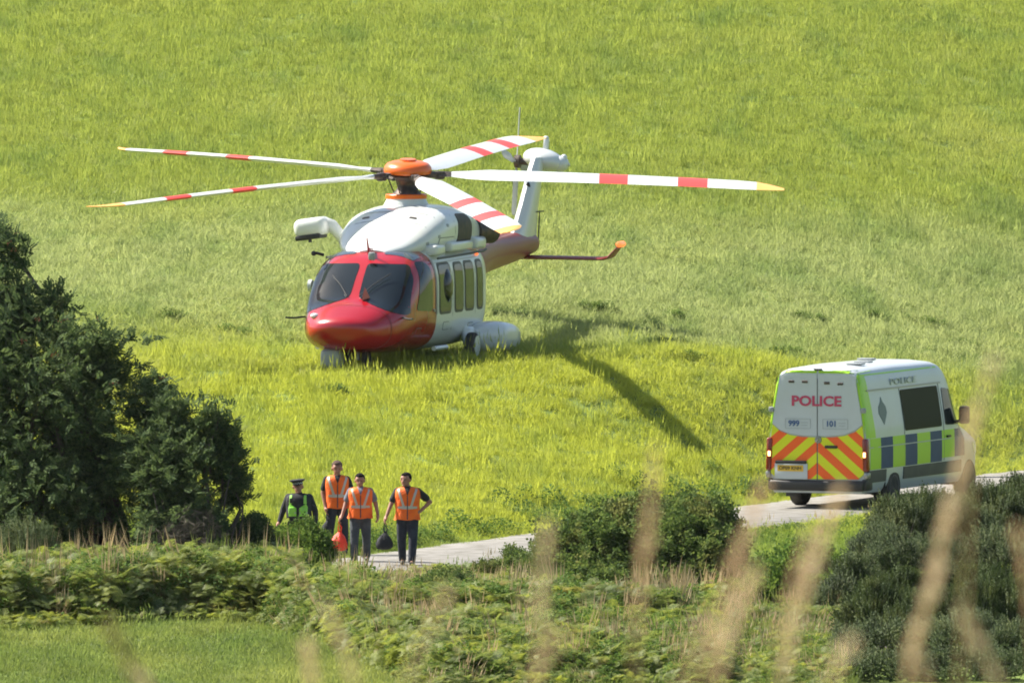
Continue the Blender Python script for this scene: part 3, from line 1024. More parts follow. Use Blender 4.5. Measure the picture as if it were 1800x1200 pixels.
# shrub in front of the officer
plant("leafy_shrub", "leafy green shrub hiding the officer from the waist down", "bush", (at(545, 1010, 418.5).x, 418.5),
      [B(522, 960, 418.5, 50, 34, .6), B(490, 972, 418.5, 36, 34, .5), B(556, 970, 418.5, 32, 30, .4), B(535, 935, 418.6, 24, 20, .3), B(515, 990, 418, 60, 30, .6)],
      sprig_broad(), weed_m, 3600, prng, group="leafy bushes on the bank", shell=.45, gaps=.0, stems=12, r0=.012, seed=3, size=(.7, 1.2), part="foliage", stem_name="stem")
plant("leafy_shrub", "darker low shrub between the small rowan and the officer", "bush", (at(430, 1010, 417).x, 417),
      [B(440, 945, 417, 42, 36, .5), B(400, 960, 417, 40, 30, .5), B(465, 965, 417, 30, 26, .4), B(430, 980, 416.6, 60, 26, .5), B(448, 920, 417, 18, 14, .2)],
      sprig_broad(), rowan_m, 3000, prng, group="leafy bushes on the bank", shell=.4, gaps=.1, stems=12, r0=.012, seed=4, size=(.7, 1.1), part="foliage", stem_name="stem")

# round bush between lane and bank, centre right: two crowns
plant("leafy_bush", "broad leafy bush right of the people, hiding part of the lane", "bush", (at(1060, 1075, 411).x, 411),
      [B(1050, 985, 412, 90, 75, 1.1), B(1000, 1000, 411.5, 55, 65, .8), B(1110, 990, 411.5, 65, 90, .9), B(1050, 1050, 410.5, 110, 55, 1.0), B(1140, 905, 412, 34, 28, .35), B(1070, 925, 412, 50, 30, .5), B(965, 965, 412, 26, 30, .4), B(1010, 935, 412, 22, 18, .25), B(1100, 900, 412, 18, 16, .2)],
      sprig_broad(), hedge_m, 10500, prng, group="leafy bushes on the bank", shell=.4, rough=.34, gaps=.12, clump=2.6, stems=24, r0=.02, seed=6, sprays=300, spray_len=.6, size=(.6, 1.7), part="foliage", stem_name="stem")
plant("leafy_bush", "dense dark green bush left of the lane bend below the van", "bush", (at(1220, 1085, 409.5).x, 409.5),
      [B(1220, 985, 411, 80, 88, 1.0), B(1180, 930, 411.5, 50, 40, .6), B(1250, 1010, 410.5, 60, 80, .8), B(1200, 1055, 410, 95, 50, .9), B(1245, 915, 411, 42, 32, .5), B(1210, 893, 411.4, 26, 18, .3), B(1268, 960, 411, 24, 40, .4)],
      sprig_broad(), hedge_m, 11500, prng, group="leafy bushes on the bank", shell=.5, rough=.3, gaps=-.05, clump=2.6, stems=24, r0=.02, seed=8, sprays=260, spray_len=.55, size=(.6, 1.65), part="foliage", stem_name="stem")
plant("leafy_bush", "straggly bush between the dense bush and the gorse", "bush", (at(1390, 1080, 408).x, 408),
      [B(1385, 1030, 409, 70, 50, .8), B(1420, 1000, 409.5, 50, 50, .7), B(1340, 1050, 408.5, 50, 34, .7), B(1440, 1060, 408.5, 60, 44, .7), B(1400, 975, 410, 26, 26, .3)],
      sprig_broad(), weed_m, 6000, prng, group="leafy bushes on the bank", shell=.35, rough=.38, gaps=.2, clump=2.6, stems=20, r0=.015, seed=10, sprays=120, spray_len=.4, size=(.6, 1.65), part="foliage", stem_name="stem")
plant("leafy_shrub", "small weedy shrub at the lane edge left of the broad bush", "bush", (at(905, 1010, 420).x, 420),
      [B(905, 982, 420, 26, 22, .3), B(860, 1000, 420, 26, 12, .3), B(930, 1000, 419.6, 30, 20, .3)],
      sprig_broad(), hedge_m, 900, prng, group="leafy bushes on the bank", shell=.4, gaps=.1, stems=8, r0=.01, seed=12, size=(.6, 1.0), part="foliage", stem_name="stem")
plant("leafy_shrub", "low bramble heap at the bottom of the photo under the broad bush", "bush", (at(1080, 1150, 398).x, 398),
      [B(1080, 1120, 399, 90, 44, .8), B(1010, 1130, 399, 60, 40, .7), B(1150, 1140, 398, 70, 44, .7), B(940, 1140, 398.5, 50, 38, .6)],
      sprig_broad(), weed_m, 5200, prng, group="leafy bushes on the bank", shell=.4, rough=.35, gaps=.1, clump=2.6, stems=14, r0=.012, seed=14, size=(.8, 1.2), part="foliage", stem_name="stem")
plant("leafy_shrub", "dark low bush in the bank left of the bramble heap", "bush", (at(780, 1090, 407).x, 407),
      [B(780, 1040, 408, 60, 36, .7), B(730, 1060, 407.6, 50, 30, .6), B(840, 1060, 407.4, 50, 30, .6)],
      sprig_broad(), hedge_m, 3200, prng, group="leafy bushes on the bank", shell=.45, rough=.35, gaps=.1, clump=2.6, stems=14, r0=.012, seed=15, size=(.7, 1.1), part="foliage", stem_name="stem")

# gorse mounds in the lower right corner
gg = "gorse bushes"
def gorse(label, base, balls, n, seed):
    plant("gorse_bush", label, "bush", (at(base[0], 1100, base[1]).x, base[1]), balls, sprig_spiny(seed=seed), gorse_m, n, prng, group=gg,
          shell=.60, rough=.48, gaps=-.05, clump=3.6, stems=26, r0=.02, seed=seed, size=(.8, 1.45), up=.6, spread=.45, sprays=160, spray_len=.3, part="spiny_shoots", stem_name="stem")
gorse("dark gorse mound just below the van's front wheel", (1580, 409), [B(1600, 945, 410.5, 70, 60, .9), B(1555, 990, 409.5, 55, 60, .8), B(1650, 925, 411, 60, 45, .7), B(1600, 1010, 409, 100, 70, .9), B(1560, 930, 410.5, 30, 34, .4), B(1625, 895, 411.5, 36, 26, .4), B(1520, 1000, 409.5, 30, 44, .4)], 7500, 31)
gorse("tall gorse mound at the right edge, its top level with the lane", (1760, 410), [B(1760, 925, 412, 60, 55, .9), B(1820, 930, 412, 80, 75, 1.0), B(1720, 965, 411, 60, 60, .8), B(1770, 1010, 410, 110, 75, 1.0), B(1690, 1000, 410.5, 60, 60, .8), B(1735, 890, 412, 34, 30, .4), B(1790, 880, 412.5, 40, 30, .5)], 10500, 32)
gorse("lower gorse with lighter shoots in the bottom right corner", (1730, 395), [B(1730, 1085, 396, 56, 56, .7), B(1795, 1095, 396, 60, 66, .7), B(1700, 1150, 394.5, 90, 60, .8), B(1800, 1165, 394, 90, 60, .8), B(1668, 1085, 396.5, 44, 40, .5), B(1750, 1040, 396.6, 36, 32, .4), B(1700, 1030, 397, 26, 22, .3), B(1700, 1185, 391, 80, 40, .6), B(1790, 1190, 390.5, 70, 40, .6)], 14000, 33)
gorse("gorse clump left of the corner one, with a dark hollow under it", (1560, 397), [B(1555, 1075, 398, 55, 50, .6), B(1515, 1110, 397.5, 40, 48, .5), B(1610, 1110, 397, 60, 54, .6), B(1570, 1160, 395.5, 80, 56, .7), B(1500, 1160, 396, 40, 44, .5), B(1588, 1040, 398.4, 30, 26, .3), B(1560, 1190, 391.5, 80, 40, .6)], 10500, 34)
gorse("small gorse tuft between the straggly bush and the big mounds", (1500, 407), [B(1500, 1035, 407.5, 36, 40, .5), B(1478, 1070, 407, 36, 34, .4)], 1800, 35)

# ------------------------------------------------------------------ tall dry grasses close to the camera
head_m = leafmat('dry_seed_head', (0.66, 0.50, 0.34), (0.84, 0.69, 0.50), 0.35, rough=.8, spec=.15)
headr_m = leafmat('rusty_seed_head', (0.58, 0.40, 0.26), (0.74, 0.56, 0.38), 0.35, rough=.8, spec=.15)
headd_m = leafmat('dark_seed_head', (0.15, 0.085, 0.05), (0.24, 0.14, 0.08), 0.3, rough=.8, spec=.15)
def grass_stalk(label, pts, Y, w_=.034, m=head_m, dens=1.0, headfrac=(0, 1)):
    """pts: panicle from top to bottom in photo pixels; the stem runs on to the ground"""
    P = [at(a, b, Y) for a, b in pts]; w_ *= .82
    gb = P[-1] + (P[-1] - P[-2]).normalized() * .25
    gz = float(T(gb.x, gb.y))
    ground = Vector((gb.x + (P[-1].x - P[-2].x) * .3, Y, gz))
    e = empty("dry_grass_stalk", ground, 0, label, "grass stalk", "tall dry grasses close to the camera")
    rng = random.Random(int(pts[0][0] * 7 + pts[0][1]))
    o = ground
    mb = MB(); mb.tube([ground - o, (ground.lerp(P[-1], .55) - o) + Vector((.01, 0, 0)), P[-1] - o] + [p - o for p in P[-2::-1]], [.0035] * 3 + [.002] * (len(P) - 1), 5)
    mb.build("stem", M['drystem'], e)
    L = sum((P[i] - P[i + 1]).length for i in range(len(P) - 1))
    n = int(L * 1900 * dens); V = []; F = []
    for i in range(n):
        t = rng.random()
        k = t * (len(P) - 1); j = min(int(k), len(P) - 2); c = P[j].lerp(P[j + 1], k - j)
        ax = (P[j] - P[j + 1]).normalized()
        env = w_ * .5 * (math.sin(PI * min(.97, .10 + t * .86)) ** .7) * (.62 + .38 * math.sin(t * L * 95 + pts[0][0]) + .25 * math.sin(t * L * 41))
        a = rng.uniform(0, 2 * PI); r = env * math.sqrt(rng.random())
        c = c - o + Vector((math.cos(a), math.sin(a), 0)) * r
        d = (ax + Vector((math.cos(a), math.sin(a), 0)) * .55).normalized()
        s = d.cross(Vector((rng.gauss(0, 1), rng.gauss(0, 1), rng.gauss(0, 1)))).normalized() * .0022
        l = rng.uniform(.008, .015); b = len(V)
        V += [tuple(c), tuple(c + d * l * .5 + s), tuple(c + d * l), tuple(c + d * l * .5 - s)]; F += [(b, b + 1, b + 2), (b, b + 2, b + 3)]
    me = bpy.data.meshes.new("seed_head"); me.from_pydata(V, [], F)
    add_me("seed_head", me, m, e, smooth=False)
grass_stalk("blurred stalk crossing the van's right side, tallest of the dry grasses", [(1712, 720), (1690, 830), (1662, 930), (1640, 1030), (1610, 1120), (1595, 1200)], 50, .044, head_m, 1.0)
grass_stalk("faint thin stalk rising above the tallest one, right of the van", [(1752, 625), (1730, 690), (1712, 760)], 46, .030, head_m, .30)
grass_stalk("pale stalk ending just below the van's rear bumper", [(1478, 860), (1455, 930), (1425, 1010), (1400, 1080), (1378, 1200)], 50, .040, head_m, .85)
grass_stalk("dark rusty stalk just left of the one below the bumper", [(1425, 930), (1408, 990), (1385, 1060), (1372, 1130)], 47, .030, headr_m, .45)
grass_stalk("leaning stalk with its tip just left of the van's rear wheel", [(1345, 850), (1318, 920), (1290, 1000), (1262, 1090), (1245, 1200)], 49, .038, headr_m, .7)
grass_stalk("pale leaning stalk crossing in front of the dense dark bush", [(1330, 1000), (1308, 1050), (1285, 1110), (1262, 1200)], 47, .036, head_m, .8)
grass_stalk("upright rusty stalk in front of the broad leafy bush", [(1152, 790), (1145, 880), (1135, 960), (1128, 1020), (1118, 1120)], 50, .032, headr_m, .6)
grass_stalk("upright stalk at the left end of the broad leafy bush", [(962, 920), (955, 1000), (950, 1080), (945, 1200)], 48, .034, head_m, .5)
grass_stalk("short stalk leaning left below the gap between people and bush", [(788, 1040), (768, 1080), (742, 1130), (715, 1200)], 46, .030, head_m, .25)
grass_stalk("bright straw stalk at the bottom edge under the orange bag", [(540, 1128), (545, 1165), (550, 1215)], 50, .030, head_m, 1.2)
grass_stalk("right leaning stalk beside the bright straw one", [(572, 1062), (592, 1110), (612, 1160), (625, 1210)], 50, .030, head_m, .6)
grass_stalk("dark brown dock like stalk near the bottom left corner", [(185, 1085), (205, 1125), (228, 1165), (245, 1210)], 48, .034, headd_m, .8)
grass_stalk("pale tip at the bottom edge right of the dark brown stalk", [(225, 1170), (250, 1195), (268, 1225)], 50, .036, head_m, .7)
grass_stalk("stalk leaning left in the bottom right corner over the gorse", [(1690, 1070), (1712, 1115), (1738, 1160), (1765, 1215)], 47, .034, head_m, .55)
grass_stalk("rosy stalk cut off by the right edge of the photo", [(1788, 925), (1796, 960), (1806, 1010), (1815, 1080)], 48, .026, headr_m, .8)
grass_stalk("broad tawny stalk at the bottom edge left of the gorse clump", [(1500, 1120), (1478, 1160), (1455, 1215)], 46, .050, head_m, .6)
grass_stalk("broad tawny stalk at the bottom edge under the gorse hollow", [(1600, 1140), (1615, 1175), (1640, 1225)], 46, .050, headr_m, .6)
grass_stalk("wispy brown stalk at the bottom below the pale leaning one", [(1240, 1100), (1225, 1150), (1200, 1215)], 45, .055, headr_m, .35)
grass_stalk("broad faint stalk at the bottom below the upright one", [(985, 1100), (965, 1150), (930, 1215)], 45, .050, headr_m, .35)

# ================================================================== helicopter
# local axes: x towards its port side, y aft from the rotor mast, z up
HELI = empty("rescue_helicopter", (HX, HY, float(2.25)), R(-16), "red and white rescue helicopter standing in the meadow grass", "helicopter")
ST = [(-5.02, .16, .70, .86, 2.1, 0), (-4.95, .42, .58, .94, 2.1, 0), (-4.78, .64, .44, 1.03, 2.2, 0), (-4.50, .82, .32, 1.16, 2.4, 0),
      (-4.10, .97, .26, 1.31, 2.7, 0), (-3.60, 1.06, .24, 1.74, 3.0, 0), (-3.15, 1.10, .22, 2.06, 3.1, 0), (-2.65, 1.13, .22, 2.20, 3.4, 0),
      (-2.20, 1.13, .22, 2.23, 3.7, 0), (-1.0, 1.13, .22, 2.24, 4.0, 0), (1.10, 1.13, .26, 2.24, 4.0, 0), (1.42, 1.08, .42, 2.24, 3.6, 0)]
mb = MB(); loft(mb, loft_rings(ST, np.linspace(-5.02, -2.2, 60), 72), cap=(True, False)); nose = mb.build("nose_section", M['red'], HELI, angle=0)
mb = MB(); loft(mb, loft_rings(ST, np.linspace(-2.2, 1.42, 30), 72), cap=(False, True)); cabin = mb.build("cabin", M['white'], HELI, angle=40)
BST = [(1.35, .98, .60, 2.26, 3.0, 0), (1.9, .92, 1.05, 2.28, 2.6, 0), (2.6, .80, 1.28, 2.28, 2.3, 0), (4.0, .56, 1.42, 2.26, 2.1, 0), (5.6, .36, 1.52, 2.22, 2.0, 0), (7.2, .24, 1.62, 2.18, 2.0, 0), (8.5, .14, 1.74, 2.10, 2.0, 0)]
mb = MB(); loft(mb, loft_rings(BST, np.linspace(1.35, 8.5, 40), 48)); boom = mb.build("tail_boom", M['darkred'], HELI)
CST = [(-2.85, .30, 2.02, 2.20, 2.2, 0), (-2.6, .62, 2.00, 2.34, 2.3, 0), (-2.1, .86, 2.00, 2.58, 2.4, 0), (-1.5, .98, 2.00, 2.80, 2.6, 0), (-.8, 1.03, 2.00, 2.95, 2.8, 0),
       (0, 1.03, 2.0, 3.0, 2.8, 0), (.8, 1.0, 2.0, 2.96, 2.8, 0), (1.5, .92, 2.0, 2.84, 2.6, 0), (2.2, .72, 2.02, 2.66, 2.4, 0), (3.2, .34, 2.08, 2.44, 2.2, 0), (3.9, .12, 2.12, 2.30, 2, 0)]
mb = MB(); loft(mb, loft_rings(CST, np.linspace(-2.85, 3.9, 60), 64)); cowl = mb.build("engine_cowling", M['white'], HELI)
def rect_top(a0, a1, b0, b1, n=12):
    return [(a0 + (a1 - a0) * i / n, b0) for i in range(n + 1)] + [(a1 - (a1 - a0) * i / n, b1) for i in range(n + 1)]
hb = bvh_of(nose, cabin); cb = bvh_of(cowl)
# windscreens, with the interior seen as dark glass
for sg, nm in ((1, "windscreen"), (-1, "windscreen")):
    pl = [(.07 * sg, 1.96), (.84 * sg, 1.94), (.99 * sg, 1.66), (1.05 * sg, .98), (.90 * sg, 1.03), (.09 * sg, 1.33)]
    patch(hb, rpoly(pl, .09, 5, 5), 'front', nm, M['glass'], HELI, .008, 9)
# roof windows
for sg in (1, -1):
    pl = [(.28 * sg, -2.98), (.86 * sg, -2.92), (.90 * sg, -2.52), (.34 * sg, -2.55)]
    patch(hb, rpoly(pl, .08, 4, 4), 'top', "roof_window", mat('tinted_roof_glass', (.05, .07, .09), .08, coat=.6), HELI, .008, 5)
# cockpit and cabin side windows on both sides
frame_m = mat('window_rubber', (.05, .055, .05), .5)
for ax in ('port', 'star'):
    pf = patch(hb, rpoly([(-3.42, 1.06), (-2.50, 1.02), (-2.46, 1.86), (-2.62, 1.98), (-2.95, 1.98)], .10, 5, 4), ax, "cockpit_door_window", M['glass'], HELI, .010, 7)
    for y0, y1, z0, z1, gm_ in ((-1.98, -1.22, .98, 1.88, 'glass'), (-.92, -.38, .98, 1.86, 'glass'), (-.20, .36, .98, 1.86, 'glass'), (.62, .98, .98, 1.86, 'glass')):
        f = patch(hb, rpoly([(y0 - .05, z0 - .05), (y1 + .05, z0 - .05), (y1 + .05, z1 + .05), (y0 - .05, z1 + .05)], .14, 5, 4), ax, "window_frame", frame_m, HELI, .006, 5)
        w_ = patch(hb, rpoly([(y0, z0), (y1, z0), (y1, z1), (y0, z1)], .12, 5, 4), ax, "cabin_window", M[gm_], HELI, .012, 7)
    # door seams
    for yy in (-3.50, -2.26, -1.08, .50):
        patch(hb, [(yy - .012, .34), (yy + .012, .34), (yy + .012, 1.2), (yy + .012, 2.0), (yy - .012, 2.0), (yy - .012, 1.2)], ax, "door_seam", M['seam'], HELI, .004, 3)
    patch(hb, rpoly([(-2.44, 1.00), (-2.34, 1.00), (-2.34, 1.06), (-2.44, 1.06)], .02, 3, 2), ax, "door_handle", M['metal'], HELI, .02, 3)
mb = MB(); mb.ell((1.06, -1.42, 1.46), (.16, .30, .36)); mb.build("bubble_window", M['glass'], HELI)
# dark lower hull and side details
for k, sg in enumerate((1, -1)):
    mb = MB(); mb.tube([(1.17 * sg, -2.55, .30), (1.19 * sg, -1.75, .30)], .045, 10); mb.build("boarding_step", M['white'], HELI)
    # gutter rail above the cabin door and roof ledge boxes
    mb = MB(); mb.tube([(1.12 * sg, -2.1, 2.02), (1.16 * sg, -1.3, 2.03), (1.16 * sg, 1.0, 2.06), (1.10 * sg, 1.35, 2.08)], .022, 8); mb.build("door_rail", M['dullplastic'], HELI)
    if sg > 0: mb = MB(); mb.box((.93 * sg, -1.75, 2.17), (.34, .62, .20), None, 0, .06, 3); mb.build("roof_fairing", M['white'], HELI)
    mb = MB(); mb.box((.98 * sg, -.35, 2.20), (.28, 1.5, .18), None, 0, .05, 3); mb.build("roof_fairing", M['white'], HELI)
    mb = MB(); mb.box((.96 * sg, 1.05, 2.21), (.30, .70, .24), None, 0, .08, 3); mb.build("roof_fairing", M['white'], HELI)
    mb = MB(); mb.ell((1.04 * sg, .9, 2.0), (.03, .045, .03)); mb.build("navigation_light", M['beacon'], HELI)
    # air intake and exhaust
    patch(cb, rpoly([(-.42, 2.14), (.62, 2.12), (.66, 2.66), (.40, 2.80), (-.30, 2.82)], .12, 5, 4), 'port' if sg > 0 else 'star', "air_intake", M['grille'], HELI, .012, 8)
    mb = MB(); mb.lathe([(.235, -.15), (.25, .12), (.26, .42), (.225, .42), (.20, .20), (.0, .18)], 'y', (.80 * sg, 1.75, 2.42), 24, rot=Matrix.Rotation(R(-22 * sg), 3, 'Z')); mb.build("exhaust_nozzle", M['dmetal'], HELI)
    for yy, zz in ((-1.5, 2.42), (-1.0, 2.62), (1.25, 2.55), (-.9, 2.3), (-2.0, 2.3)):
        pc = patch(cb, rpoly([(yy - .05, zz - .03), (yy + .05, zz - .03), (yy + .05, zz + .03), (yy - .05, zz + .03)], .02, 3, 2), 'port' if sg > 0 else 'star', "cowling_latch", M['grey'], HELI, .008, 2)
    for yy in (-.55, .85, 1.35):
        patch(cb, [(yy - .008, 2.1), (yy + .008, 2.1), (yy + .008, 2.5), (yy + .008, 2.8), (yy - .008, 2.8), (yy - .008, 2.5)], 'port' if sg > 0 else 'star', "cowling_seam", M['seam'], HELI, .004, 3)
    # sponson with main wheel
    mb = MB(); loft(mb, loft_rings([(.10, .10, .30, .55, 2, 1.22 * sg), (.35, .26, .14, .66, 2.4, 1.26 * sg), (.9, .36, .08, .70, 2.8, 1.32 * sg), (1.5, .36, .08, .66, 3, 1.32 * sg), (1.95, .32, .10, .60, 3, 1.30 * sg), (2.2, .24, .16, .54, 2.6, 1.30 * sg), (2.27, .10, .26, .44, 2.2, 1.30 * sg)], np.linspace(.10, 2.27, 26), 40))
    mb.build("sponson", M['white'], HELI)
    mb = MB(); mb.lathe([(.05, -.10), (.21, -.10), (.255, -.07), (.265, 0), (.255, .07), (.20, .10), (.05, .10)], 'x', (1.30 * sg, -.32, .265), 28); mw = mb.build("main_wheel", M['rubber'], HELI)
    mb = MB(); mb.lathe([(.03, -.112), (.20, -.108), (.18, -.06), (.18, .06), (.20, .108), (.03, .112)], 'x', (1.30 * sg, -.32, .265), 20); mb.build("rim", M['white'], mw)
    mb = MB(); mb.tube([(1.08 * sg, -.1, .62), (1.16 * sg, -.28, .30)], [.07, .05], 12); mb.box((1.12 * sg, .10, .46), (.22, .62, .34), None, 0, .12, 3); mb.build("landing_leg", M['white'], HELI)
    # stabiliser with upturned tip
    x0, x1, x2 = .05 * sg, 1.62 * sg, 1.86 * sg
    prof = [(-.36, 0), (-.30, .035), (-.1, .05), (.15, .035), (.36, .004), (.15, -.02), (-.1, -.035), (-.30, -.025)]
    rings = [[(x, 8.1 + c_ * a + sw, z_ + b * c_) for a, b in prof] for x, z_, c_, sw in ((x0, 1.66, 1.05, -.05), (x1 * .5, 1.655, 1, 0), (x1 * .97, 1.645, .92, .05))]
    rings += [[(x1 + .06 * sg, 8.15 + .85 * a + .08, 1.67 + .85 * b) for a, b in prof], [(x2, 8.15 + .6 * a + .16, 1.90 + .4 * b) for a, b in prof]]
    mb = MB(); loft(mb, rings); stab = mb.build("stabiliser", M['darkred'], HELI)
    mb = MB(); mb.box((x2 + .01 * sg, 8.30, 1.93), (.10, .40, .10), Matrix.Rotation(R(-40 * sg), 3, 'Y'), 0, .03, 2); mb.build("tip_light", M['beacon'], stab)

# nose details
for ax in ('port', 'star'):
    for y0, y1, z0, z1, mm in ((-1.7, -1.3, .62, .78, 'seam'), (.05, .40, .62, .70, 'dullplastic'), (-3.35, -3.05, .55, .72, 'seam')):
        q0 = rpoly([(y0, z0), (y1, z0), (y1, z1), (y0, z1)], .03, 3, 3)
        patch(hb, q0, ax, "hatch_outline", M[mm], HELI, .004, 3)
        patch(hb, rpoly([(y0 + .012, z0 + .012), (y1 - .012, z0 + .012), (y1 - .012, z1 - .012), (y0 + .012, z1 - .012)], .03, 3, 3), ax, "hatch", M['red'] if y0 < -2.2 else M['white'], HELI, .008, 3)
    patch(hb, rpoly([(-2.25, .95), (-2.16, .95), (-2.16, 2.0), (-2.25, 2.0)], .02, 2, 3), ax, "door_post", M['grey'], HELI, .016, 4)
    patch(cb, rpoly([(.78, 2.12), (1.30, 2.12), (1.26, 2.62), (.80, 2.66)], .05, 3, 4), ax, "engine_panel", mat('engine_panel_paint', (.58, .60, .56), .4, coat=.3), HELI, .010, 5)
    patch(cb, rpoly([(-1.6, 2.08), (-.62, 2.08), (-.62, 2.40), (-1.5, 2.40)], .05, 3, 4), ax, "gearbox_panel_seam", M['seam'], HELI, .004, 5)
    patch(cb, rpoly([(-1.585, 2.095), (-.635, 2.095), (-.635, 2.385), (-1.485, 2.385)], .05, 3, 4), ax, "gearbox_panel", M['white'], HELI, .010, 5)
for yy in (-1.75, -1.2, .9):
    patch(cb, rect_top(-.95, .95, yy, yy + .012), 'top', "cowling_joint", M['seam'], HELI, .004, 3)
for sx in (-.5, .45):
    patch(cb, rpoly([(sx - .07, -1.55), (sx + .07, -1.55), (sx + .07, -1.47), (sx - .07, -1.47)], .02, 3, 2), 'top', "cowling_vent", M['dmetal'], HELI, .010, 2)
mb = MB()
mb.tube([(-.98, -4.05, .95), (-1.16, -4.2, .93), (-1.30, -4.30, .94)], .018, 8); mb.build("pitot_probe", M['black'], HELI)
mb = MB(); mb.tube([(.98, -4.05, .95), (1.16, -4.2, .93), (1.26, -4.30, .94)], .018, 8); mb.build("pitot_probe", M['black'], HELI)
mb = MB(); mb.add([(.20, -4.20, 1.28), (.34, -4.05, 1.30), (.26, -4.18, 1.54), (.24, -4.05, 1.30)], [(0, 1, 2), (0, 2, 3), (1, 3, 2), (0, 3, 1)]); mb.build("wire_cutter", M['red'], HELI)
mb = MB(); mb.tube([(.03, -3.1, 2.12), (.03, -3.25, 2.45)], [.03, .012], 8); mb.box((.03, -3.02, 2.20), (.05, .3, .1), None, 0, .02); mb.build("wire_cutter", M['red'], HELI)
mb = MB(); mb.tube([(.12, -4.10, 1.36), (.35, -3.85, 1.58), (.62, -3.62, 1.78)], .010, 6); mb.build("wiper", M['black'], HELI)
mb = MB(); mb.tube([(-.12, -4.10, 1.36), (-.32, -3.85, 1.56), (-.55, -3.62, 1.74)], .010, 6); mb.build("wiper", M['black'], HELI)
mb = MB(); mb.box((.16, -3.35, 2.10), (.14, .08, .16), None, 0, .03); mb.build("outside_air_sensor", M['grey'], HELI)
# lamps let into the nose
for sx in (-.62, .42):
    mb = MB(); mb.ell((sx, -4.60, .99), (.09, .09, .055)); mb.build("landing_light", mat('clear_lamp', (.75, .75, .75), .1, coat=1), HELI)
mb = MB(); mb.box((-.34, -4.35, .15), (.42, .40, .40), None, 0, .10, 3); mb.build("sensor_turret", M['grey'], HELI)
mb = MB(); mb.tube([(.05, -3.9, .45), (.05, -3.95, .12)], .05, 10); mb.build("nose_leg", M['metal'], HELI)
for sx in (-.12, .22):
    mb = MB(); mb.lathe([(.04, -.06), (.15, -.06), (.19, -.03), (.19, .03), (.15, .06), (.04, .06)], 'x', (sx, -3.95, .16), 20); mb.build("nose_wheel", M['rubber'], HELI)
# seams on the nose: radome line
mb = MB()
rg = loft_rings(ST, [-4.42, -4.40], 72)
mb.add([Vector(((x) * 1.006, y, (z - .8) * 1.006 + .8)) for r_ in rg for x, y, z in r_], [(k, (k + 1) % 72, 72 + (k + 1) % 72, 72 + k) for k in range(72)])
mb.build("radome_seam", mat('dark_red_seam', (.18, .005, .008), .5), HELI)
# antennas on the roof
mb = MB(); mb.tube([(-.95, -2.9, 2.10), (-1.05, -3.05, 2.14)], .03, 8); mb.ell((-1.10, -3.05, 2.13), (.05, .05, .05)); mb.build("marker_lamp", M['black'], HELI)
mb = MB(); mb.tube([(-1.17, -2.9, 1.5), (-1.24, -2.9, 1.5)], .12, 12); mb.build("mirror", M['white'], HELI)

# hoist on its starboard side
mb = MB(); mb.box((-1.74, -.95, 2.56), (.66, .62, .36), Matrix.Rotation(R(-8), 3, 'Y'), 0, .14, 4); ho = mb.build("hoist", M['white'], HELI)
mb = MB(); mb.box((-1.76, -1.0, 2.37), (.52, .50, .10), Matrix.Rotation(R(-8), 3, 'Y'), 0, .03, 2); mb.tube([(-1.72, -1.2, 2.38), (-1.72, -1.2, 2.27)], .035, 8); mb.build("hoist_drum", M['black'], ho)
mb = MB(); mb.tube([(-1.52, -.9, 2.66), (-1.38, -.88, 2.60), (-1.18, -.85, 2.36), (-.98, -.8, 2.10)], [.10, .12, .11, .13], 14); mb.build("hoist_arm", M['white'], HELI)

# fin, gearbox, tail rotor
FZ = [(1.9, 6.75, 8.75, .15), (2.3, 7.25, 8.72, .15), (2.7, 7.62, 8.80, .14), (3.1, 7.95, 8.95, .13), (3.4, 8.2, 9.12, .13), (3.62, 8.42, 9.25, .12)]
foil = [(0, 0), (.04, .5), (.15, .9), (.35, 1), (.65, .7), (.88, .32), (1, .06), (1, -.06), (.88, -.32), (.65, -.7), (.35, -1), (.15, -.9), (.04, -.5)]
mb = MB(); loft(mb, [[(t_ * b + .04 * (z - 1.9), y0 + (y1 - y0) * a, z) for a, b in foil] for z, y0, y1, t_ in FZ]); mb.build("tail_fin", M['white'], HELI)
mb = MB(); mb.box((.05, 8.78, 2.25), (.02, .02, .62), Matrix.Rotation(R(-8), 3, 'X')); mb.box((.14, 8.55, 2.55), (.02, .5, .025)); mb.build("fin_tab_edge", M['black'], HELI)
mb = MB(); mb.ell((.10, 8.95, 3.56), (.42, .42, .22), Matrix.Rotation(R(14), 3, 'Y')); mb.ell((.40, 9.0, 3.48), (.20, .24, .17)); mb.build("tail_gearbox", M['white'], HELI)
mb = MB(); mb.ell((.50, 9.0, 3.60), (.07, .07, .07)); mb.tube([(.42, 9.0, 3.5), (.62, 9.0, 3.46)], [.06, .03], 10); mb.build("tail_light", M['white'], HELI)
mb = MB(); mb.box((.12, 9.05, 3.84), (.10, .14, .26), Matrix.Rotation(R(6), 3, 'Y'), 0, .03, 2); mb.ell((.12, 9.05, 3.98), (.06, .06, .05)); mb.build("strobe_mast", M['white'], HELI)
mb = MB(); mb.ell((.06, 7.96, 3.05), (.05, .03, .10)); mb.build("fin_inlet", M['black'], HELI)
mb = MB(); mb.tube([(-.15, 8.97, 3.52), (-.50, 8.97, 3.52)], [.08, .06], 12); mb.lathe([(.02, -.06), (.13, -.05), (.13, .05), (.02, .06)], 'x', (-.44, 8.97, 3.52), 18); mb.build("tail_rotor_hub", M['dmetal'], HELI)
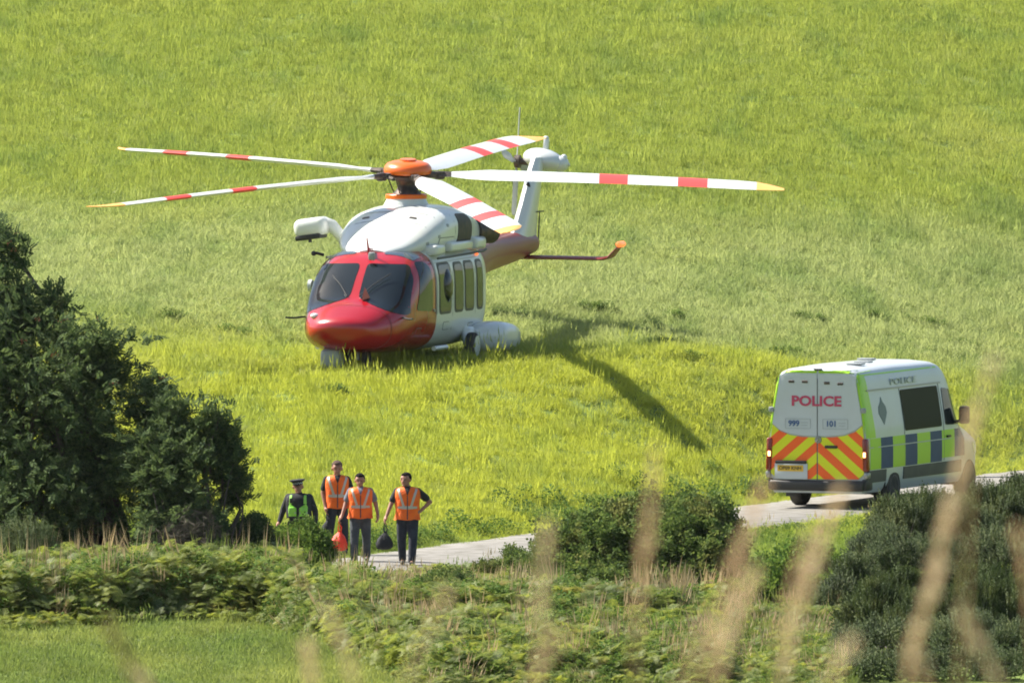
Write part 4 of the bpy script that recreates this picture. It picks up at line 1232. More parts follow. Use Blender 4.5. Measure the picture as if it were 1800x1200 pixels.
for k in range(4):
    a = R(78 + 90 * k); d = Vector((0, math.cos(a), math.sin(a))); q = Vector((0, -math.sin(a), math.cos(a)))
    cc_ = Vector((-.46, 8.97, 3.52)); mb = MB(); rings = []
    for r_, ch, tw in ((.12, .06, 25), (.28, .10, 20), (.38, .20, 16), (1.0, .20, 12), (1.08, .14, 12)):
        ax = (q * math.cos(R(tw)) + Vector((1, 0, 0)) * math.sin(R(tw))); th = d.cross(ax)
        rings.append([cc_ + d * r_ + ax * ch * .5 * u + th * v * .012 for u, v in ((-1, 0), (-.5, 1), (.5, 1), (1, 0), (.5, -1), (-.5, -1))])
    loft(mb, rings); mb.build("tail_rotor_blade", M['grey'], HELI)

# mast, swashplate, head
RCEN = Vector((-.08, -.05, 3.55))
mb = MB(); mb.lathe([(.48, 2.86), (.46, 2.95), (.40, 3.06), (.385, 3.12)], 'z', (-.10, -.08, 0), 32); mb.build("mast_collar", M['white'], HELI)
mb = MB(); mb.lathe([(.36, 3.10), (.40, 3.10), (.405, 3.17), (.385, 3.19), (.36, 3.17)], 'z', (-.10, -.08, 0), 32); mb.build("collar_ring", M['orange'], HELI)
mb = MB(); mb.lathe([(.30, 3.10), (.28, 3.20), (.20, 3.28), (.17, 3.36), (.20, 3.46), (.26, 3.52)], 'z', (-.09, -.06, 0), 24); mb.build("mast", M['dmetal'], HELI)
ROT = Matrix.Rotation(R(-1.4), 3, 'Y') @ Matrix.Rotation(R(4.2), 3, 'X')
# ^ the disc leans forward (towards -y) and a little to the port side
ROT = Matrix.Rotation(R(2.2), 3, 'Y') @ Matrix.Rotation(R(5.3), 3, 'X')
def RP(v): return ROT @ Vector(v) + RCEN
mb = MB()
for k in range(5):
    a = R(14 + 1 + 72 * k); rz = Matrix.Rotation(a, 3, 'Z')
    mb.box(RP(rz @ Vector((.42, 0, .02))), (.30, .17, .12), ROT @ rz, 0, .03, 2)
    mb.box(RP(rz @ Vector((.62, 0, .01))), (.20, .11, .16), ROT @ rz, 0, .03, 2)
    mb.tube([RP(rz @ Vector((.40, .16, 0))), Vector((-.09, -.06, 3.20)) + rz @ Vector((.24, .10, 0))], .014, 6)
    mb.tube([RP(rz @ Vector((.50, .10, .0))), RP(rz @ Vector((.50, .24, -.02)))], .04, 8)
mb.lathe([(.06, -.10), (.34, -.08), (.40, 0), (.34, .08)], 'z', RP((0, 0, 0)), 20, rot=ROT)
mb.build("rotor_hub", M['dmetal'], HELI)
mb = MB(); mb.lathe([(.455, .05), (.47, .10), (.455, .17), (.40, .235), (.30, .27), (.16, .285), (.155, .32), (.02, .325)], 'z', RP((0, 0, 0)), 40, rot=ROT); mb.build("hub_cap", M['orange'], HELI)

def blade(k, th):
    rz = Matrix.Rotation(th, 3, 'Z')
    secs = [(.62, .14, .07, 14, 0), (.85, .20, .055, 13, 0), (1.15, .40, 0.0385, 12.5, 0), (1.6, .54, 0.0585, 12, 0), (2.4, .56, 0.0546, 11, 0), (3.3, .56, 0.0546, 10, 0), (3.72, .56, 0.0546, 9.5, 0), (3.721, .56, 0.0546, 9.5, 0),
            (4.28, .56, 0.0533, 9, 0), (4.281, .56, 0.0533, 9, 0), (5.25, .56, 0.0507, 8, 0), (5.251, .56, 0.0507, 8, 0), (5.83, .58, 0.0494, 7.5, 0), (5.831, .58, 0.0494, 7.5, 0), (6.4, .60, 0.0429, 7, .0), (6.78, .56, 0.0390, 6.5, -.02), (6.781, .56, 0.0390, 6.5, -.02),
            (7.0, .46, 0.0221, 6, -.08), (7.18, .30, 0.0156, 6, -.17), (7.32, .12, 0.0104, 6, -.27)]
    fo = [(.5, 0), (.42, .7), (.2, 1), (-.1, .8), (-.35, .35), (-.5, 0), (-.35, -.25), (-.1, -.6), (.2, -.8), (.42, -.5)]
    rings = []
    for r_, ch, tk, tw, sw in secs:
        z = .02 - .16 * (r_ / 7.3) ** 2
        t = R(tw)
        ring = []
        for u, v in fo:
            yy = u * ch * math.cos(t) - v * tk * math.sin(t) + sw
            zz = u * ch * math.sin(t) + v * tk * math.cos(t) + z
            ring.append(RP(rz @ Vector((r_, yy, zz))))
        rings.append(ring)
    n = len(fo); vs = [v for r_ in rings for v in r_]; mb = MB(); mb.add(vs, [])
    base = 0
    for i in range(len(rings) - 1):
        rm = (secs[i][0] + secs[i + 1][0]) / 2
        mi = 3 if rm < .85 else 1 if (3.721 <= rm <= 4.281 or 5.251 <= rm <= 5.831) else 2 if rm > 6.78 else 0
        for q in range(n):
            q2 = (q + 1) % n
            mb.f.append((i * n + q, i * n + q2, (i + 1) * n + q2, (i + 1) * n + q)); mb.mi.append(mi)
    mb.f.append(tuple(range(n))); mb.mi.append(0); mb.f.append(tuple((len(rings) - 1) * n + q for q in range(n))); mb.mi.append(2)
    mb.build("rotor_blade", [M['white'], M['bandred'], M['tiporange'], M['dmetal']], HELI)
for k, d_ in enumerate((0, 0, 0, 0, 0)):
    blade(k, R(14 + 1 + 72 * k))

# ================================================================== police van
# local axes: x right side, y forward, z up; origin on the lane under the rear face
vp = at(1438, 891, 447)
VAN = empty("police_van", (vp.x, 447.0, .045), R(-21), "white police van with yellow and blue side blocks driving away on the lane", "van")
VK = (0.30, 0.45, 0.70, 1.0, 1.35, 1.85, 2.20, 2.48, 2.60, 2.665, 2.70)      # heights
VW = (0.90, 0.985, 1.005, 1.01, 1.00, 0.935, 0.875, 0.82, 0.755, 0.62, 0.0)  # half widths
def van_ring(y, zt, zb=.30, wf=1.0):
    ring = []
    zs = list(np.concatenate([np.linspace(.30, 2.48, 26), np.linspace(2.52, 2.69, 7)]))
    for z in zs:
        hw = float(pchip(VK[:-1], VW[:-1], min(z, 2.665)))
        if z > 2.665: hw = .62 * (1 - (z - 2.665) / .05)
        zz = z if z < 1.0 else 1.0 + (z - 1.0) * (zt - 1.0) / (2.70 - 1.0)
        zz = max(zz, zb)
        ring.append((hw * wf, y, zz))
    left = [(-x, y_, z_) for x, y_, z_ in ring[::-1]]
    return ring + left
ys_ = [0.0, .06, .14, .5, 1.0, 2.0, 3.0, 4.0, 4.40, 4.65, 4.85, 5.0, 5.15, 5.30, 5.5, 5.7, 5.88, 5.97, 6.0]
zt_ = [2.61, 2.65, 2.66, 2.67, 2.68, 2.69, 2.68, 2.67, 2.64, 2.56, 2.38, 2.12, 1.82, 1.50, 1.36, 1.28, 1.16, 1.02, 1.001]
wf_ = [.965, .985, .995, 1, 1, 1, 1, 1, 1, 1, 1, .995, .99, .985, .97, .94, .88, .76, .6]
yy_ = np.concatenate([np.linspace(0, .14, 5), np.linspace(.3, 4.3, 22), np.linspace(4.4, 6.0, 28)])
def YS(y): return y if y < 5.15 else 5.15 + (y - 5.15) * 1.52
mb = MB(); loft(mb, [van_ring(YS(y), float(pchip(ys_, zt_, y)), wf=float(pchip(ys_, wf_, y))) for y in yy_])
vbody = mb.build("van_body", M['vanwhite'], VAN, angle=40)
# wheel arches cut through the body
def cutter(y):
    m_ = MB(); m_.lathe([(.43, -1.3), (.43, -.55), (.43, .55), (.43, 1.3)], 'x', (0, y, .37), 28); return m_.build("cut", None, None, False)
for yw in (1.46, 5.64):
    c_ = cutter(yw); md = vbody.modifiers.new("arch", 'BOOLEAN'); md.object = c_; md.operation = 'DIFFERENCE'; md.solver = 'EXACT'
    dg = bpy.context.evaluated_depsgraph_get(); dg.update()
    nm = bpy.data.meshes.new_from_object(vbody.evaluated_get(dg)); vbody.modifiers.clear(); vbody.data = nm; bpy.data.objects.remove(c_)
vbody.data.polygons.foreach_set("use_smooth", [True] * len(vbody.data.polygons))
try: vbody.data.set_sharp_from_angle(angle=R(38))
except Exception: pass
vb = bvh_of(vbody)
mb = MB()
for yw in (1.46, 5.64): mb.box((0, yw, .52), (1.70, .82, .56))
mb.box((0, 3.2, .36), (1.5, 5.8, .16)); mb.build("underbody", M['black'], VAN, False)

def rect(a0, a1, b0, b1, na=8, nb=8):
    o = [(a0 + (a1 - a0) * i / na, b0) for i in range(na)] + [(a1, b0 + (b1 - b0) * i / nb) for i in range(nb)]
    o += [(a1 - (a1 - a0) * i / na, b1) for i in range(na)] + [(a0, b1 - (b1 - b0) * i / nb) for i in range(nb)]
    return o

# rear doors: white above, chevrons below
def chevron_mat():
    m = mat('chevron_vinyl', (.8, .2, .02), .4, coat=.3)
    t = m.node_tree; b = t.nodes["Principled BSDF"]
    tc = t.nodes.new("ShaderNodeTexCoord"); sp = t.nodes.new("ShaderNodeSeparateXYZ")
    t.links.new(tc.outputs["Object"], sp.inputs[0])
    def mth(op, a, bb=None):
        n = t.nodes.new("ShaderNodeMath"); n.operation = op
        for i, v in enumerate((a, bb)):
            if v is None: continue
            if hasattr(v, 'is_linked') or hasattr(v, 'node'): t.links.new(v, n.inputs[i])
            else: n.inputs[i].default_value = v
        return n.outputs[0]
    ax = mth('ABSOLUTE', sp.outputs[0]); f = mth('ADD', sp.outputs[2], mth('MULTIPLY', ax, .84))
    f = mth('DIVIDE', mth('SUBTRACT', f, .67 - .414), .414)
    f = mth('GREATER_THAN', mth('FRACT', f), .5)
    mx = t.nodes.new("ShaderNodeMix"); mx.data_type = 'RGBA'
    t.links.new(f, mx.inputs[0]); mx.inputs[6].default_value = (.95, .12, .012, 1); mx.inputs[7].default_value = (.72, .74, .01, 1)
    t.links.new(mx.outputs[2], b.inputs["Base Color"])
    return m
chev = chevron_mat()
for sg in (-1, 1):
    up_ = [(.012 * sg, 1.37), (.30 * sg, 1.375), (.55 * sg, 1.41), (.75 * sg, 1.48), (.90 * sg, 1.60), (.865 * sg, 1.85), (.80 * sg, 2.20), (.755 * sg, 2.50), (.40 * sg, 2.53), (.012 * sg, 2.54)]
    lo_ = [(.012 * sg, .56), (.40 * sg, .56), (.82 * sg, .57), (.93 * sg, .66), (.945 * sg, 1.0), (.93 * sg, 1.35), (.90 * sg, 1.575), (.75 * sg, 1.455), (.55 * sg, 1.385), (.30 * sg, 1.35), (.012 * sg, 1.345)]
    def dense(p, k=5):
        return [tuple(Vector(p[i]).lerp(Vector(p[(i + 1) % len(p)]), j / k)) for i in range(len(p)) for j in range(k)]
    dr = patch(vb, dense(up_), 'front', "rear_door", M['vanwhite'], VAN, .022, 6, 0.0)
    patch(vb, dense(lo_), 'front', "chevron_panel", chev, dr, .024, 8, 0.0)
    # lime edging along the rear pillars and roof edge
    patch(vb, dense([(.905 * sg, 1.60), (.955 * sg, 1.40), (.925 * sg, 1.75), (.895 * sg, 1.95), (.84 * sg, 2.22), (.79 * sg, 2.52), (.762 * sg, 2.52), (.808 * sg, 2.20), (.872 * sg, 1.85)]), 'front', "lime_edge", M['lime'], VAN, .012, 3, 0)
    mb = MB()
    for z in (1.86,):
        mb.box((.925 * sg, -.02, z), (.10, .06, .10), None, 0, .02, 2)
    mb.build("door_hinge", M['grey'], VAN)
    # tail lamp wraps round the corner
    mb = MB(); mb.box((.965 * sg, .01, 1.02), (.11, .14, .62), Matrix.Rotation(R(-2 * sg), 3, 'Y'), 0, .035, 3); tl = mb.build("tail_lamp", M['lampred'], VAN)
    mb = MB(); mb.box((.955 * sg, -.055, 1.03), (.055, .03, .10), None, 0, .014, 2); mb.build("lit_bulb", M['lit'], tl)
    mb = MB(); mb.box((.985 * sg, .02, .64), (.10, .16, .12), None, 0, .03, 2); mb.build("corner_reflector", M['metal'], VAN)
# lime strips: roof edge at the back and rear corner pillars on the side
for sg in (-1, 1):
    patch(vb, rect(-.745 * 0 + (.02 if sg > 0 else -.755), (.755 if sg > 0 else -.02), 2.555, 2.60, 12, 2), 'front', "lime_strip", M['lime'], VAN, .012, 3, 0)
    st_ = [(.01, 1.335), (.44, 1.335), (.40, 1.85), (.36, 2.2), (.32, 2.52), (.02, 2.55), (.01, 2.2), (.01, 1.85)]
    patch(vb, dense(st_), 'port' if sg > 0 else 'star', "lime_pillar", M['lime'], VAN, .006, 8, 0)
    # soft roof edge line
    patch(vb, dense([(.2, 2.50), (4.3, 2.50), (4.3, 2.53), (.2, 2.53)], 14), 'port' if sg > 0 else 'star', "roof_line", M['lime'], VAN, .004, 3, 0)
    ax = 'port' if sg > 0 else 'star'
    # battenberg blocks
    eds = [-.0, .70, 1.36, 2.05, 2.70, 3.42, 4.06, 4.76, 5.36]
    for i in range(len(eds) - 1):
        y0, y1 = eds[i], eds[i + 1]
        if i == 0: y0 = .14
        blk = patch(vb, rect(y0, y1, .74 if i < 6 else .80, 1.325, 8, 8), ax, "side_block", M['lime'] if i % 2 == 0 else M['blue'], VAN, .006, 10, 0)
    patch(vb, rect(.03, .98, .50, .725, 10, 4), ax, "side_moulding", M['dullplastic'], VAN, .018, 5, .01)
    patch(vb, rect(1.94, 5.16, .50, .725, 30, 4), ax, "side_moulding", M['dullplastic'], VAN, .018, 5, .01)
    patch(vb, rect(.1, 5.9, 1.145, 1.165, 40, 2), ax, "crease_line", M['palegrey'], VAN, .012, 2, 0)
    # windows
    patch(vb, rpoly([(2.06, 1.40), (4.08, 1.40), (4.10, 2.17), (2.06, 2.17)], .06, 4, 8), ax, "side_window", mat('mesh_covered_glass', (.022, .026, .010), .6, spec=.12), VAN, .012, 9)
    dw = patch(vb, rpoly([(4.28, 1.42), (5.10, 1.40), (4.98, 1.72), (4.78, 2.08), (4.32, 2.12)], .06, 4, 6), ax, "door_window", M['glass'], VAN, .012, 8)
    for yl in (2.02, 4.18, 5.2):
        patch(vb, dense([(yl, .75), (yl + .014, .75), (yl + .014, 2.2), (yl, 2.2)], 6), ax, "door_gap", M['seam'], VAN, .0085, 4, 0)
    patch(vb, rect(.25, 4.3, 2.205, 2.235, 40, 2), ax, "roof_gutter", M['metal'], VAN, .02, 2, .01)
    for yl in (4.30,):
        patch(vb, rpoly([(yl, 1.18), (yl + .2, 1.18), (yl + .2, 1.22), (yl, 1.22)], .02, 2, 2), ax, "door_handle", M['black'], VAN, .04, 3)
    # crest: generic crowned kite shape
    patch(vb, dense([(.97, 1.56), (1.19, 1.78), (1.16, 1.90), (1.03, 1.99), (.97, 2.08), (.91, 1.99), (.78, 1.90), (.75, 1.78)], 3), ax, "crest", M['crest'], VAN, .008, 4, 0)
    patch(vb, dense([(4.98, 1.16), (5.07, 1.22), (5.03, 1.30), (4.93, 1.30), (4.89, 1.22)], 3), ax, "small_badge", M['blue'], VAN, .014, 3, 0)
    # mirror
    mb = MB(); mb.box((1.13 * sg, 4.98, 1.58), (.20, .16, .34), Matrix.Rotation(R(10 * sg), 3, 'Z'), 0, .05, 3); mb.tube([(.95 * sg, 5.05, 1.45), (1.08 * sg, 5.0, 1.48)], .03, 8); mb.build("wing_mirror", M['black'], VAN)
    patch(vb, rpoly([(5.80, 1.04), (6.12, .98), (6.26, .86), (6.18, .78), (5.95, .84)], .05, 3, 3), ax, "headlamp", mat('clear_headlamp', (.6, .62, .62), .08, coat=1), VAN, .012, 5)
    # wheels
    for yw in (1.46, 5.64):
        xx = .885 * sg
        mb = MB(); mb.lathe([(.10, -.115), (.24, -.12), (.335, -.115), (.358, -.085), (.362, 0), (.358, .085), (.335, .115), (.24, .12), (.10, .115)], 'x', (xx, yw, .355), 36); wh = mb.build("wheel", M['rubber'], VAN)
        mb = MB(); mb.lathe([(.02, .09), (.07, .10), (.10, .07), (.19, .06), (.215, .11), (.235, .122), (.235, .0), (.02, .0)] if sg > 0 else [(.02, 0), (.235, 0), (.235, -.122), (.215, -.11), (.19, -.06), (.10, -.07), (.07, -.10), (.02, -.09)], 'x', (xx, yw, .355), 28); mb.build("rim", M['grey'], wh)
    mb = MB(); mb.box((.88 * sg, .98, .33), (.24, .02, .30), None, 0, .005, 1); mb.build("mud_flap", M['black'], VAN)
# windscreen
patch(vb, rpoly([(-.86, 1.52), (.86, 1.52), (.74, 2.46), (-.74, 2.46)], .10, 5, 8), 'back', "windscreen", M['glass'], VAN, .010, 9)
patch(vb, rpoly([(-.5, .72), (.5, .72), (.56, 1.02), (-.56, 1.02)], .06, 4, 6), 'back', "grille", M['black'], VAN, .012, 5)
mb = MB(); mb.box((0, 6.34, .50), (1.66, .24, .34), None, 0, .08, 3); mb.build("front_bumper", M['grey'], VAN)
# rear bumper, step, plate
mb = MB(); mb.box((0, -.01, .44), (1.90, .16, .20), None, 0, .05, 3); mb.box((.94, .14, .46), (.10, .36, .22), None, 0, .03, 2); mb.box((-.94, .14, .46), (.10, .36, .22), None, 0, .03, 2); mb.build("rear_bumper", M['black'], VAN)
mb = MB(); mb.box((-.52, -.035, .70), (.66, .03, .30), None, 0, .012, 2); pp = mb.build("plate_backing", M['vanwhite'], VAN)
mb = MB(); mb.box((-.53, -.055, .76), (.52, .014, .115), None, 0, .005, 1); mb.build("number_plate", M['plate'], pp)
mb = MB(); mb.box((-.52, -.05, .875), (.62, .06, .06), None, 0, .015, 2); mb.build("plate_lamp", M['black'], pp)
mb = MB(); mb.box((.28, -.035, 1.17), (.25, .045, .055), None, 0, .015, 2); mb.build("rear_handle", M['black'], VAN)
mb = MB(); mb.lathe([(.02, .03), (.035, -.012), (.062, -.012), (.068, .0), (.068, .03)], 'y', (.02, -.035, 1.30), 24); 
for a in (90, 210, 330):
    q = Vector((math.cos(R(a)), 0, math.sin(R(a))))
    mb.tube([Vector((.02, -.052, 1.30)), Vector((.02, -.052, 1.30)) + q * .055], [.012, .004], 6)
mb.build("round_badge", M['metal'], VAN)
mb = MB(); mb.box((0, -.024, 1.45), (.010, .008, 2.0)); mb.build("door_split", M['seam'], VAN)
for x_, z_ in ((-.52, 2.39), (-.25, 2.39), (.19, 2.37), (.46, 2.36)):
    mb = MB(); mb.box((x_, -.028, z_), (.115, .02, .05), None, 0, .008, 1); mb.build("rear_marker_lamp", M['dmetal'], VAN)
mb = MB(); mb.box((0, .0, 2.625), (.16, .08, .03), None, 0, .01, 1); mb.build("roof_camera", M['black'], VAN)
# roof vents
for x_, y_ in ((.18, 2.0), (.36, 1.1), (-.2, 3.2)):
    mb = MB(); mb.box((x_, y_, 2.69), (.30, .26, .035), None, 0, .015, 2); mb.build("roof_vent", M['grey'], VAN)

def letters(txt, name, size, loc, rx, rz, m, parent, sx=1.0, ext=.004, bold=0.0, shear=0.0):
    c = bpy.data.curves.new(name, 'FONT'); c.body = txt; c.size = size; c.align_x = 'CENTER'; c.align_y = 'CENTER'
    c.extrude = ext; c.offset = bold; c.shear = shear; c.resolution_u = 3
    t_ = bpy.data.objects.new("t", c); COL.objects.link(t_)
    dg = bpy.context.evaluated_depsgraph_get(); me = bpy.data.meshes.new_from_object(t_.evaluated_get(dg)); bpy.data.objects.remove(t_)
    me.transform(Matrix.Translation(loc) @ Matrix.Rotation(rz, 4, 'Z') @ Matrix.Rotation(rx, 4, 'X') @ Matrix.Diagonal((sx, 1, 1, 1)))
    me.materials.clear()
    return add_me(name, me, m, parent, smooth=False)
letters("POLICE", "police_lettering", .26, (-.02, -.030, 2.02), PI / 2, 0, M['pinkred'], VAN, 1.18, .003, .008)
letters("999", "phone_number", .15, (-.47, -.030, 1.60), PI / 2, 0, M['bluetext'], VAN, 1.0, .003, .004)
letters("101", "phone_number", .15, (.28, -.030, 1.60), PI / 2, 0, M['bluetext'], VAN, 1.0, .003, .004)
for xc in (-.39, .36):
    mb = MB()
    for dx, dz, w_, h_ in ((0, .09, .50, .010), (0, -.09, .50, .010), (-.25, 0, .010, .18), (.25, 0, .010, .18), (.13, .02, .14, .012), (.13, -.03, .12, .012)):
        mb.box((xc + dx, -.0275, 1.60 + dz), (w_, .004, h_))
    mb.build("sticker_outline", M['palegrey'], VAN, False)
letters("OP09 KNH", "plate_characters", .095, (-.53, -.064, .76), PI / 2, 0, M['black'], pp, 1.0, .001, .002)
for sg in (1, -1):
    x_ = .872 + .012
    letters("POLICE", "side_lettering", .17, (.862 * sg, 2.3, 2.33), PI / 2, PI / 2 * sg, M['palegrey'], VAN, 2.6, .012, .0)

# ================================================================== people
def cone_pts(p0, p1, r0, r1, n=14, m=6):
    """closed tapered capsule as verts/faces"""
    p0, p1 = Vector(p0), Vector(p1); d = p1 - p0; L = d.length
    d = d / L if L > 1e-6 else Vector((0, 0, 1))
    a = d.orthogonal().normalized(); b = d.cross(a)
    prof = []
    for i in range(m + 1):
        t = PI / 2 * i / m; prof.append((r0 * math.sin(t + 1e-3), -r0 * math.cos(t)))
    for i in range(m + 1):
        t = PI / 2 * i / m; prof.append((r1 * math.cos(t) + 1e-5, L + r1 * math.sin(t)))
    vs = []; fs = []
    for r, h in prof:
        for k in range(n):
            an = 2 * PI * k / n; vs.append(p0 + d * h + (a * math.cos(an) + b * math.sin(an)) * r)
    for i in range(len(prof) - 1):
        for k in range(n):
            k2 = (k + 1) % n; fs.append((i * n + k, i * n + k2, (i + 1) * n + k2, (i + 1) * n + k))
    fs.append(tuple(range(n - 1, -1, -1))); fs.append(tuple((len(prof) - 1) * n + k for k in range(n)))
    return vs, fs

def blob(name, elems, m, parent, voxel=.012, smooth_it=4):
    mb = MB()
    for e in elems:
        if e[0] == 'c': mb.add(*cone_pts(*e[1:5]))
        else: mb.ell(e[1], e[2], e[3] if len(e) > 3 else None, 18, 12)
    o = mb.build(name, m, parent, True, 0)
    r = o.modifiers.new("r", 'REMESH'); r.mode = 'VOXEL'; r.voxel_size = voxel
    s = o.modifiers.new("s", 'SMOOTH'); s.factor = .5; s.iterations = smooth_it
    dg = bpy.context.evaluated_depsgraph_get(); dg.update()
    me = bpy.data.meshes.new_from_object(o.evaluated_get(dg))
    o.modifiers.clear(); o.data = me; me.name = name
    me.polygons.foreach_set("use_smooth", [True] * len(me.polygons))
    return o

def hand_elems(w, d, palmn, side, grip=.3):
    """palm, four unequal bent fingers and a thumb. w wrist, d hand direction, palmn palm normal, side +-1 = thumb side"""
    w, d, n_ = Vector(w), Vector(d).normalized(), Vector(palmn)
    n_ = (n_ - d * n_.dot(d)).normalized(); s = d.cross(n_).normalized() * side
    E = [('c', w, w + d * .03, .027, .03)]
    pc = w + d * .055
    E.append(('c', pc - s * .018, pc + s * .018, .028, .028))
    E.append(('c', pc + d * .03 - s * .022, pc + d * .03 + s * .022, .019, .019))
    for i, (off, L) in enumerate(((-.033, .062), (-.011, .078), (.011, .082), (.033, .074))):
        b = w + d * .092 + s * off
        q = b; dd = d.copy()
        for k, f in enumerate((.45, .32, .23)):
            dd = (dd + n_ * grip * (.6 + .5 * k)).normalized()
            e = q + dd * L * f
            E.append(('c', q, e, .0105 - .001 * k, .0098 - .001 * k)); q = e
    b = w + d * .035 + s * .030
    m1 = b + (d * .6 + s * .8 + n_ * .3).normalized() * .035
    E.append(('c', b, m1, .014, .012)); E.append(('c', m1, m1 + (d * .9 + s * .25 + n_ * .5).normalized() * .032, .012, .010))
    return E

def person(label, px, feet_py, Y, H, pose, top_m, vest, trou_m, hair_m, face_yaw=0, face_tilt=0, group=None, yaw=0, cap=False, long_sleeve=False, build_w=1.0):
    f = at(px, feet_py, Y)
    z0 = float(T(f.x, Y)) + .04
    e = empty("person", (f.x, Y, z0), R(yaw), label, "person", group)
    k = H / 1.87
    e.scale = (1.13, 1.08, 1.01)
    def V_(x, y, z): return Vector((x * k, y * k, z * k))
    P = {n_: V_(*v) for n_, v in pose.items()}
    W = build_w * 1.06
    # legs (local -y = towards the camera)
    skin = M['skin']
    # head with neck
    hc = P['head']; Rh = Matrix.Rotation(R(face_yaw), 3, 'Z') @ Matrix.Rotation(R(face_tilt), 3, 'X')
    kk = k; k = k * 1.08
    def Hd(x, y, z, k=k): return hc + Rh @ Vector((x * k, y * k, z * k))
    k = kk
    nk = P['neck']
    E = [('e', Hd(0, .012, .018), (.083 * k, .102 * k, .112 * k), Rh), ('e', Hd(0, -.022, -.045), (.060 * k, .070 * k, .075 * k), Rh),
         ('c', Hd(0, -.085, -.030), Hd(0, -.080, .012), .013 * k, .008 * k), ('e', Hd(0, -.102, -.028), (.014 * k, .016 * k, .012 * k)),
         ('c', Hd(-.045, -.062, .030), Hd(.045, -.062, .030), .018 * k, .018 * k), ('c', Hd(-.018, -.080, -.066), Hd(.018, -.080, -.066), .010 * k, .010 * k),
         ('e', Hd(0, -.068, -.102), (.026 * k, .024 * k, .020 * k)), ('e', Hd(.080, .010, -.010), (.012 * k, .024 * k, .034 * k), Rh), ('e', Hd(-.080, .010, -.010), (.012 * k, .024 * k, .034 * k), Rh),
         ('c', nk - Vector((0, 0, .06)), Hd(0, .02, -.05), .058 * k, .052 * k),
         ('c', P['chest'], nk - Vector((0, 0, .05)), .12 * k, .06 * k), ('c', P['pelvis'], P['chest'], .115 * k, .12 * k)]
    for sd in ('l', 'r'):
        sh, el, wr, hd = P['sh_' + sd], P['el_' + sd], P['wr_' + sd], P['hd_' + sd]
        E += [('c', P['chest'] + Vector((0, 0, .06)), sh, .07 * k, .056 * k), ('c', sh, el, .050 * k * W, .040 * k), ('c', el, wr, .041 * k, .027 * k)]
        E += hand_elems(wr, hd - wr, (1 if sd == 'r' else -1, 0, 0.0) if pose.get('palm') is None else pose['palm'], 1 if sd == 'r' else -1, pose_grip.get(sd, .35))
        hp, kn, an = P['hip_' + sd], P['kn_' + sd], P['an_' + sd]
        E += [('c', P['pelvis'], hp, .10 * k, .095 * k), ('c', hp, kn, .085 * k, .058 * k), ('c', kn, an, .056 * k, .036 * k), ('c', an, an + V_(0, -.09, -.04), .034 * k, .026 * k)]
    body = blob("body", E, skin, e, .0085)
    # eyes and brows
    mb = MB()
    for sx in (-.032, .032): mb.ell(Hd(sx, -.082, .002), (.011 * k, .006 * k, .006 * k))
    mb.build("eyes", M['black'], e)
    # trousers
    E = [('c', P['pelvis'] + V_(0, 0, .06), P['pelvis'], .138 * k * W, .135 * k * W)]
    for sd in ('l', 'r'):
        hp, kn, an = P['hip_' + sd], P['kn_' + sd], P['an_' + sd]
        mid = an + (kn - an) * .18
        E += [('c', P['pelvis'], hp, .115 * k, .098 * k * W), ('c', hp, kn, .096 * k * W, .070 * k * W), ('c', kn, mid, .069 * k * W, .060 * k * W), ('c', mid, an + V_(0, 0, .01), .060 * k * W, .058 * k * W)]
    blob("trousers", E, trou_m, e, .014)
    for sd in ('l', 'r'):
        an = P['an_' + sd]
        blob("shoe", [('c', an + V_(0, .04, -.045), an + V_(0, -.15, -.055), .046 * k, .040 * k), ('c', an, an + V_(0, 0, -.05), .05 * k, .05 * k)], M['black'], e, .012)
    # shirt / jacket
    E = [('c', P['pelvis'] + V_(0, 0, .02), P['chest'], .145 * k * W, .150 * k * W), ('c', P['chest'], nk - V_(0, 0, .06), .155 * k * W, .075 * k)]
    for sd in ('l', 'r'):
        sh, el, wr = P['sh_' + sd], P['el_' + sd], P['wr_' + sd]
        E += [('c', P['chest'] + V_(0, 0, .04), sh + V_(0, 0, -.01), .09 * k, .060 * k * W)]
        if long_sleeve: E += [('c', sh, el, .064 * k * W, .056 * k), ('c', el, wr, .056 * k, .040 * k)]
        else: E += [('c', sh, sh.lerp(el, .66), .058 * k * W, .062 * k * W)]
    shirt = blob("jacket" if long_sleeve else "shirt", E, top_m, e, .013)
    # vest: shell round the torso
    rows = [(.87, .200, .152), (.95, .185, .150), (1.08, .182, .152), (1.22, .188, .160), (1.34, .198, .166), (1.42, .190, .150), (1.468, .150, .118), (1.492, .095, .088)]
    if vest == 'lime': rows = [(1.02, .185, .155)] + rows[3:]
    rings = []; n = 40
    lo, hi = rows[0][0], rows[-1][0]
    rz_ = [r_[0] for r_ in rows]
    for i in range(26):
        z = lo + (hi - lo) * i / 25
        a = float(pchip(rz_, [r_[1] for r_ in rows], z)); b = float(pchip(rz_, [r_[2] for r_ in rows], z))
        pel, ch = P['pelvis'], P['chest']
        tt = (z * k - pel.z) / (ch.z - pel.z); c = pel.lerp(ch, min(max(tt, -.3), 1.35))
        ring = []
        for j in range(n):
            an = 2 * PI * j / n
            fl = 1 + .018 * math.sin(an * 3 + z * 14) + .012 * math.sin(an * 7 - z * 23)
            zz = z * k + (.010 * math.sin(an * 5) if i == 0 else 0)
            ring.append((c.x + a * k * W * fl * math.copysign(abs(math.cos(an)) ** .85, math.cos(an)), c.y + b * k * W * fl * math.sin(an), zz))
        rings.append(ring)
    mb = MB(); loft(mb, rings, cap=(True, False))
    vm = M['hivis'] if vest == 'orange' else M['blackcloth']
    vo = mb.build("vest", vm, e)
    bb = bvh_of(vo)
    ch = P['chest']; cx = ch.x
